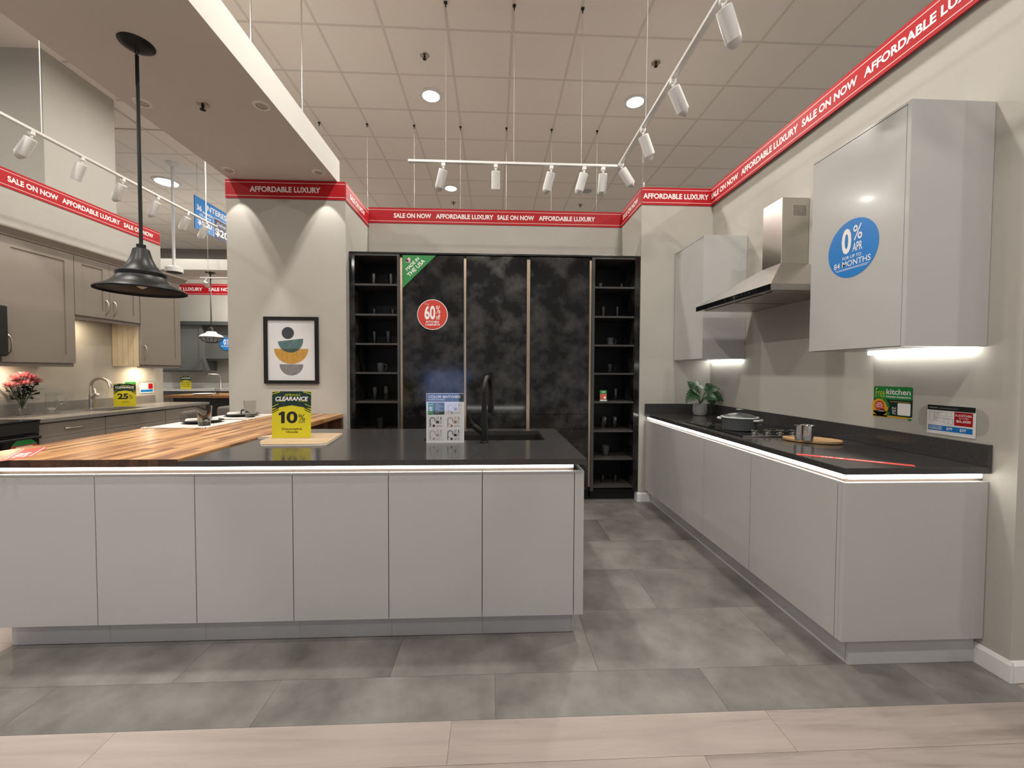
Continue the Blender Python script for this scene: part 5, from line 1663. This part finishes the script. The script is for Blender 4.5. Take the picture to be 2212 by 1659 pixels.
# caged white pendant and white cylinder lamp
x, y = -5.50, 8.22
t = thing('pendant_lamp', (x, y, 1.86), 'white dome pendant with a wire cage in the far kitchen', 'pendant')
bm = new(); lathe(bm, [(0.03, -0.03), (0.085, -0.010), (0.088, -0.001)], (x, y, 3.24), 28); obj('canopy', bm, M['black_metal'], t, smooth=True)
bm = new(); cyl(bm, (x, y, 3.21), (x, y, 2.19), 0.011, seg=10); obj('rod', bm, M['black_metal'], t)
bm = new(); lathe(bm, [(0.050, 0), (0.044, 0.055), (0.018, 0.085)], (x, y, 2.105), 20); obj('cap', bm, M['black_metal'], t, smooth=True)
bm = new(); lathe(bm, [(0.200, 0.0), (0.202, 0.008), (0.17, 0.045), (0.10, 0.075), (0.075, 0.110), (0.05, 0.115)], (x, y, 1.988), 32); obj('shade', bm, M['white'], t, smooth=True)
bm = new()
for k in range(8):
    a = 2 * math.pi * k / 8
    e_ = Vector((math.cos(a), math.sin(a), 0))
    tube(bm, [Vector((x, y, 1.987)) + e_ * 0.195, Vector((x, y, 1.93)) + e_ * 0.165, Vector((x, y, 1.885)) + e_ * 0.08], 0.005, 6)
for r, z in ((0.195, 1.985), (0.08, 1.885)):
    tube(bm, [Vector((x + r * math.cos(2 * math.pi * k / 20), y + r * math.sin(2 * math.pi * k / 20), z)) for k in range(21)], 0.005, 6)
obj('cage', bm, M['black_metal'], t)
x, y = -5.05, 6.72
t = thing('pendant_lamp', (x, y, 2.88), 'white cylinder pendant on a pole beyond the taupe cabinets', 'pendant')
bm = new(); lathe(bm, [(0.02, -0.05), (0.09, -0.006), (0.095, -0.001)], (x, y, CEIL), 24); obj('canopy', bm, M['white'], t, smooth=True)
bm = new(); cyl(bm, (x, y, CEIL - 0.05), (x, y, 2.99), 0.021, seg=12); obj('pole', bm, M['white'], t, smooth=True)
bm = new(); lathe(bm, [(0.115, 0), (0.118, 0.004), (0.115, 0.07), (0.06, 0.095), (0.02, 0.10)], (x, y, 2.888), 28); obj('drum', bm, M['white'], t, smooth=True)
bm = new(); lathe(bm, [(0.10, 0), (0.10, 0.006)], (x, y, 2.8815), 28); obj('lens', bm, M['black_plastic'], t)

# blue hanging sign
BXs = -4.62
y0, y1, z0, z1 = 6.58, 7.80, 3.545, 4.05
fr = Frame((BXs, y0, z0), (0, 1, 0), (0, 0, 1))
t = thing('hanging_sign', (BXs, (y0 + y1) / 2, z0), 'blue interest free sign hanging from the ceiling beyond the taupe kitchen', 'sign')
bm = new(); fr.rect(bm, 0, y1 - y0, 0, z1 - z0, -0.012, 0); obj('board', bm, M['blue'], t)
bm = new(); fr.rect(bm, 0.435, y1 - y0, 0.0, 0.315, 0.0003, 0.0006); obj('navy_panel', bm, M['navy'], t)
bm = new()
fr.text(bm, 'INTEREST FREE', 0.24, 1.16, 0.365, 0.455, 0.001, 0.02)
fr.text(bm, '36', 0.045, 0.15, 0.300, 0.385, 0.001, 0.03); fr.text(bm, 'months', 0.17, 0.40, 0.285, 0.335, 0.001, 0.02)
fr.text(bm, '15% deposit', 0.10, 0.36, 0.215, 0.265, 0.001, 0.01); fr.text(bm, '$500', 0.06, 0.38, 0.075, 0.19, 0.001, 0.03); fr.text(bm, 'purchase', 0.15, 0.32, 0.03, 0.055, 0.001, 0.01)
fr.text(bm, 'Delivery', 0.50, 0.78, 0.20, 0.27, 0.001, 0.0, 0.3); fr.text(bm, '$200', 0.46, 0.90, 0.03, 0.17, 0.001, 0.03)
fr.line(bm, [(0.43, 0.0), (0.43, 0.318), (1.22, 0.318)], 0.008, 0.0004)
obj('lettering', bm, M['print_white'], t)
bm = new()
for yy in (6.65, 7.7): cyl(bm, (BXs - 0.006, yy, z1 - 0.002), (BXs - 0.006, yy, CEIL - 0.0005), 0.003, seg=6)
obj('wire', bm, M['wire'], t)
# tip of another blue sign behind the back wall
fr = Frame((1.06, 8.9, 3.9), (0.05, 1, 0), (0, 0, 1))
t = thing('hanging_sign', (1.06, 9.3, 3.9), 'sliver of a blue sign just above the back banner', 'sign')
bm = new(); fr.poly(bm, [(0, 0), (0.9, 0), (0.9, 0.75), (0, 0.60)], -0.010, 0.0); obj('board', bm, M['blue'], t)
bm = new(); cyl(bm, fr.P(0.45, 0.66, -0.005), (fr.P(0.45, 0, -0.005).x, fr.P(0.45, 0, 0).y, CEIL - 0.0005), 0.003, seg=6); obj('wire', bm, M['wire'], t)
# ================================================================== pier print and table setting
fr = Frame((-2.217, 4.0592, 1.213), (1, 0, 0), (0, 0, 1))
w, h = 0.514, 0.645
t = thing('framed_print', fr.P(w / 2, 0, 0), 'black framed print of stacked coloured bowls on the pier', 'picture')
for a in ((0, w, 0, 0.032), (0, w, h - 0.032, h), (0, 0.032, 0.0322, h - 0.0322), (w - 0.032, w, 0.0322, h - 0.0322)):
    bm = new(); fr.rect(bm, *a, 0.0, 0.024); obj('frame_bar', bm, M['black_metal'], t)
bm = new(); fr.rect(bm, 0.032, w - 0.032, 0.032, h - 0.032, 0.002, 0.008); pp = obj('paper', bm, M['paper'], t)
bm = new(); fr.disc(bm, 0.223, 0.490, 0.058, 0.0082, 0.0085, 40); obj('printed_ball', bm, M['art_ink'], pp)
bm = new(); fr.disc(bm, 0.247, 0.4225, 0.121, 0.0086, 0.0089, 32, 187, 367); 
obj('printed_bowl', bm, M['art_teal'], pp)
bm = new(); fr.disc(bm, 0.2533, 0.338, 0.162, 0.0082, 0.0085, 36, 180.0, 360.0, 0.147); obj('printed_bowl', bm, M['art_ochre'], pp)
bm = new(); fr.poly(bm, [(0.160, 0.338), (0.334, 0.338), (0.316, 0.3235), (0.294, 0.311), (0.270, 0.3038), (0.247, 0.3017), (0.224, 0.3038), (0.200, 0.311), (0.178, 0.3235)], 0.0090, 0.0092); obj('printed_overlap', bm, M['art_deep'], pp)
bm = new(); fr.disc(bm, 0.2533, 0.188, 0.1126, 0.0082, 0.0085, 32, 180, 360, 0.109); obj('printed_bowl', bm, M['art_grey'], pp)
bm = new(); fr.rect(bm, 0.032, w - 0.032, 0.032, h - 0.032, 0.0125, 0.0140); obj('glazing', bm, M['acrylic'], t)

ZT = WZ + 0.0004


def runner(y0, y1, label):
    t = thing('table_runner', (-2.27, (y0 + y1) / 2, ZT), label, 'runner', 'white linen runners on the wood bar')
    bm = new()
    n = 24
    top, bot = [], []
    for i in range(n + 1):
        s = i / n
        x = -2.515 + (0.43) * s
        zz = 0.0012 + 0.0010 * (1 + math.sin(9 * s))
        top.append([bm.verts.new((x, y0, ZT + zz)), bm.verts.new((x, y1, ZT + zz))])
        bot.append([bm.verts.new((x, y0, ZT)), bm.verts.new((x, y1, ZT))])
    for i in range(n):
        bm.faces.new((top[i][0], top[i + 1][0], top[i + 1][1], top[i][1]))
        bm.faces.new((bot[i][0], bot[i][1], bot[i + 1][1], bot[i + 1][0]))
        bm.faces.new((top[i][0], bot[i][0], bot[i + 1][0], top[i + 1][0]))
        bm.faces.new((top[i][1], top[i + 1][1], bot[i + 1][1], bot[i][1]))
    bm.faces.new((top[0][0], top[0][1], bot[0][1], bot[0][0])); bm.faces.new((top[n][0], bot[n][0], bot[n][1], top[n][1]))
    obj('cloth', bm, M['linen'], t)
    for (x, y) in ((-2.50, y0 - 0.016), (-2.085, y0 - 0.012), (-2.075, y1 - 0.03)):
        bm = new()
        r_ = random.Random(int(x * -1000 + y * 77))
        for k in range(16):
            a = r_.uniform(0, 6.28)
            tube(bm, [(x, y, ZT + 0.006), (x + 0.012 * math.cos(a), y + 0.010 * math.sin(a), ZT + 0.008), (x + 0.026 * math.cos(a), y + 0.020 * math.sin(a), ZT + 0.002)], 0.002, 5)
        obj('tassel', bm, M['linen'], t)


runner(3.045, 3.520, 'nearer white linen mat with tassels on the wood bar')
runner(3.600, 4.010, 'farther white linen mat with tassels on the wood bar, by the pier')
for i, (cx, cy, gx_, gy_) in enumerate(((-2.315, 3.345, -2.170, 3.150), (-2.320, 3.850, -2.165, 3.715))):
    wh = ['nearer', 'farther'][i]
    zt = ZT + 0.0036
    t = thing('dinner_plate', (cx, cy, zt), wh + ' black dinner plate on a white linen mat', 'plate', 'black plates on the wood bar')
    bm = new(); lathe(bm, [(0.080, 0), (0.125, 0.010), (0.142, 0.016), (0.140, 0.019), (0.120, 0.013), (0.078, 0.005)], (cx, cy, zt), 40)
    obj('dish', bm, M['black_glaze'], t, smooth=True)
    zn = zt + 0.0195
    t = thing('napkin', (cx, cy, zn), wh + ' folded white napkin in a black ring on its plate', 'napkin', 'napkins on the plates')
    bm = new()
    ang = math.radians(24)
    ux, uy = math.cos(ang), math.sin(ang)
    n = 14
    rows = []
    for k in range(n + 1):
        s = -1 + 2 * k / n
        wv = 0.012 + 0.034 * abs(s) ** 0.8
        hv = 0.020 - 0.004 * abs(s)
        c0 = Vector((cx + ux * s * 0.105, cy + uy * s * 0.105, zn))
        nn = Vector((-uy, ux, 0))
        ring = [c0 + nn * wv + Vector((0, 0, 0.0002)), c0 + nn * wv * 0.7 + Vector((0, 0, hv * 0.8)), c0 + Vector((0, 0, hv * (0.72 + 0.25 * math.cos(7 * s)))), c0 - nn * wv * 0.7 + Vector((0, 0, hv * 0.85)), c0 - nn * wv + Vector((0, 0, 0.0002))]
        rows.append([bm.verts.new(v) for v in ring])
    for a, b_ in zip(rows, rows[1:]):
        for q in range(5):
            bm.faces.new((a[q], a[(q + 1) % 5], b_[(q + 1) % 5], b_[q]))
    bm.faces.new(rows[0]); bm.faces.new(list(reversed(rows[-1])))
    obj('cloth', bm, M['linen'], t, smooth=True)
    bm = new(); tube(bm, [Vector((cx, cy, zn + 0.013)) + Vector((-uy, ux, 0)) * 0.024 * math.cos(a) + Vector((0, 0, 0.0165 * math.sin(a))) for a in [2 * math.pi * k / 16 for k in range(17)]], 0.004, 6)
    tube(bm, [Vector((cx, cy, zn + 0.030)), Vector((cx + 0.045, cy - 0.02, zn + 0.036)), Vector((cx + 0.095, cy - 0.03, zn + 0.018))], [0.006, 0.009, 0.002], 6)
    obj('napkin_ring', bm, M['black_metal'], t)
    t = thing('tumbler', (gx_, gy_, ZT + 0.0036), wh + ' smoky grey tumbler on the wood bar', 'glass', 'tumblers on the wood bar')
    z = ZT + 0.0036
    bm = new(); lathe(bm, [(0.036, 0), (0.038, 0.003), (0.050, 0.148), (0.0475, 0.148), (0.037, 0.032), (0.01, 0.030)], (gx_, gy_, z), 32)
    obj('cup', bm, M['smoke'], t, smooth=True)
    bm = new(); lathe(bm, [(0.0355, 0), (0.0375, 0.0285), (0.02, 0.0285)], (gx_, gy_, z + 0.0008), 32)
    obj('tinted_base', bm, M['smoke_dk'], t, smooth=True)

# red offer strip on the wood bar
fr = Frame((-2.215, 1.975, WZ + 0.0004), (-0.60, 0.80, 0), (-0.80, -0.60, 0))
t = thing('offer_strip', (-2.3, 2.1, WZ), 'red offer strip stuck across the near corner of the wood bar', 'sticker')
bm = new(); fr.poly(bm, [(0.04, -0.045), (0.36, -0.045), (0.36, 0.045), (-0.03, 0.045)], 0, 0.0006)
obj('strip', bm, M['salmon'], t)
bm = new(); fr.text(bm, '25%', 0.06, 0.20, -0.020, 0.022, 0.001, 0.02)
fr.line(bm, [(0.03, 0.036), (0.35, 0.036)], 0.004, 0.0008); fr.line(bm, [(0.06, -0.036), (0.35, -0.036)], 0.004, 0.0008)
obj('lettering', bm, M['print_white'], t)

# stools behind the bar
for i, (x, y) in enumerate(((-2.93, 4.42), (-2.93, 4.97))):
    t = thing('bar_stool', (x, y, 0), ('nearer' if i == 0 else 'farther') + ' grey padded bar stool peeping over the wood bar', 'stool', 'bar stools')
    bm = new(); bx(bm, x - 0.20, x + 0.20, y - 0.20, y + 0.20, 0.62, 0.69, 0.03, 3); obj('seat', bm, M['fabric'], t, smooth=True)
    bm = new(); bx(bm, x - 0.235, x - 0.165, y - 0.19, y + 0.19, 0.76, 0.925, 0.03, 3); obj('backrest', bm, M['fabric'], t, smooth=True)
    for sx in (-1, 1):
        for sy in (-1, 1):
            bm = new(); tube(bm, [(x + sx * 0.15, y + sy * 0.15, 0.62), (x + sx * 0.20, y + sy * 0.20, 0.001)], [0.014, 0.011], 8); obj('leg', bm, M['black_metal'], t)
    for sy in (-1, 1):
        bm = new(); tube(bm, [(x - 0.19, y + sy * 0.14, 0.64), (x - 0.20, y + sy * 0.14, 0.78)], 0.010, 8); obj('back_post', bm, M['black_metal'], t)

# ================================================================== signs on the island
zb = ITOP + 0.0004
t = thing('cutting_board', (-1.18, 2.55, zb), 'marble and wood cutting board under the yellow clearance sign', 'cutting board')
bm = new()
out = [(-1.302, 2.332), (-0.985, 2.338), (-0.950, 2.362), (-1.000, 2.742), (-1.410, 2.765), (-1.470, 2.600), (-1.385, 2.575), (-1.375, 2.450)]
prism(bm, [(x, y, zb) for x, y in out], (0, 0, 0.006))
obj('marble_base', bm, M['marble'], t)
bm = new(); prism(bm, [(x * 0.985 - 0.0175, y * 0.985 + 0.038, zb + 0.0062) for x, y in out], (0, 0, 0.006))
obj('wood_inlay', bm, M['board_wood'], t)
fr = Frame((-1.356, 2.545, zb + 0.0128), (1, 0.015, 0), (0, 0.04, 1))
t2 = clearance_sign(fr, 0.232, 0.285, '10', [(0.26, 0.77, 0.17, 0.215, 'Decorative'), (0.37, 0.67, 0.105, 0.15, 'Hoods')], 'yellow 10 percent clearance sign standing on the cutting board')
bm = new(); fr.rect(bm, -0.004, 0.236, -0.0003, 0.004, -0.03, 0.02); obj('acrylic_foot', bm, M['acrylic'], t2)

fr = Frame((-0.398, 2.415, ITOP + 0.0006), (1, 0.0, 0), (0, 0.010, 1))
w, h = 0.222, 0.293
t = thing('colour_chart_sign', fr.P(w / 2, 0, 0), 'white acrylic stand with a colour matched hardware chart on the island', 'sign')
bm = new(); fr.rect(bm, 0, w, 0, h, -0.004, 0.0); obj('card', bm, M['print_white'], t)
bm = new(); fr.rect(bm, -0.001, w + 0.001, -0.0002, 0.006, -0.05, 0.012); obj('acrylic_foot', bm, M['acrylic'], t)
bm = new(); fr.rect(bm, 0.001, w - 0.001, 0.244, h - 0.002, 0.0003, 0.0006); fr.rect(bm, 0.044, 0.106, 0.168, 0.239, 0.0003, 0.0006); obj('dark_header', bm, M['deep_green'], t)
bm = new(); fr.rect(bm, 0.010, 0.0438, 0.168, 0.239, 0.0003, 0.0006); obj('green_panel', bm, M['green'], t)
bm = new(); fr.rect(bm, 0.113, 0.210, 0.168, 0.239, 0.0003, 0.0006)
for k in range(2):
    for q in range(2): fr.rect(bm, 0.010 + 0.103 * q, 0.106 + 0.104 * q, 0.014 + 0.077 * k, 0.086 + 0.077 * k, 0.0003, 0.0006)
obj('chart_cell', bm, M['paper'], t)
bm = new()
fr.text(bm, 'COLOR MATCHED', 0.012, 0.200, 0.266, 0.281, 0.001, 0.025); fr.text(bm, 'HARDWARE', 0.012, 0.110, 0.252, 0.262, 0.001, 0.0)
fr.text(bm, '5', 0.016, 0.036, 0.188, 0.214, 0.001, 0.03)
for k in range(7): fr.rect(bm, 0.052, 0.075 + 0.012 * (k % 3), 0.230 - 0.0085 * k, 0.2318 - 0.0085 * k, 0.0008, 0.001)
fr.rect(bm, 0.014, 0.040, 0.226, 0.228, 0.0008, 0.001); fr.rect(bm, 0.014, 0.040, 0.178, 0.180, 0.0008, 0.001)
obj('lettering', bm, M['print_white'], t)
for (u0, v0, mt) in ((0.120, 0.168, 'grey_ink'), (0.014, 0.091, 'ink'), (0.118, 0.091, 'copper_ink'), (0.014, 0.014, 'mauve_ink'), (0.118, 0.014, 'ink')):
    bm = new()
    pts = [(u0 + 0.008, v0 + 0.004), (u0 + 0.008, v0 + 0.042)] + [(u0 + 0.022 - 0.014 * math.cos(math.pi * k / 8), v0 + 0.046 + 0.013 * math.sin(math.pi * k / 8)) for k in range(9)] + [(u0 + 0.038, v0 + 0.034)]
    fr.line(bm, pts, 0.0042 if mt != 'grey_ink' else 0.002, 0.0008)
    fr.line(bm, [(u0 + 0.008, v0 + 0.020), (u0 + 0.018, v0 + 0.022)], 0.003, 0.0008)
    fr.disc(bm, u0 + 0.030, v0 + 0.011, 0.0075, 0.0008, 0.0011, 18)
    fr.rect(bm, u0 + 0.043, u0 + 0.060, v0 + 0.025, v0 + 0.041, 0.0008, 0.0011)
    fr.line(bm, [(u0 + 0.065, v0 + 0.026), (u0 + 0.073, v0 + 0.026), (u0 + 0.073, v0 + 0.040), (u0 + 0.065, v0 + 0.040), (u0 + 0.065, v0 + 0.026)], 0.0018, 0.0008)
    fr.rect(bm, u0 + 0.069, u0 + 0.074, v0 + 0.046, v0 + 0.064, 0.0008, 0.0011)
    for q in range(3): fr.line(bm, [(u0 + 0.044 + 0.005 * q, v0 + 0.046), (u0 + 0.050 + 0.004 * q, v0 + 0.066)], 0.0012, 0.0008)
    fr.line(bm, [(u0 + 0.044, v0 + 0.006), (u0 + 0.048, v0 + 0.012), (u0 + 0.055, v0 + 0.006), (u0 + 0.062, v0 + 0.014), (u0 + 0.072, v0 + 0.012), (u0 + 0.073, v0 + 0.004)], 0.0022, 0.0008)
    obj('faucet_drawing', bm, M[mt], t)
bm = new(); fr.rect(bm, -0.001, w + 0.001, 0.0065, h + 0.002, 0.0022, 0.0042); obj('acrylic_front', bm, M['acrylic'], t)

# a display screen behind the camera, seen only as a blue reflection in the slate doors
t = thing('display_screen', (-1.35, -4.0, 0.0), 'blue display screen reflected in the left slate door', 'screen')
obj('screen_glass', box(-2.05, -0.75, -4.0, -3.985, 0.62, 1.36), M['screen'], t)
obj('housing', box(-2.09, -0.71, -4.06, -4.001, 0.58, 1.40), M['black_plastic'], t)
obj('stand', box(-1.5, -1.3, -4.05, -4.01, 0.001, 0.579), M['black_plastic'], t)
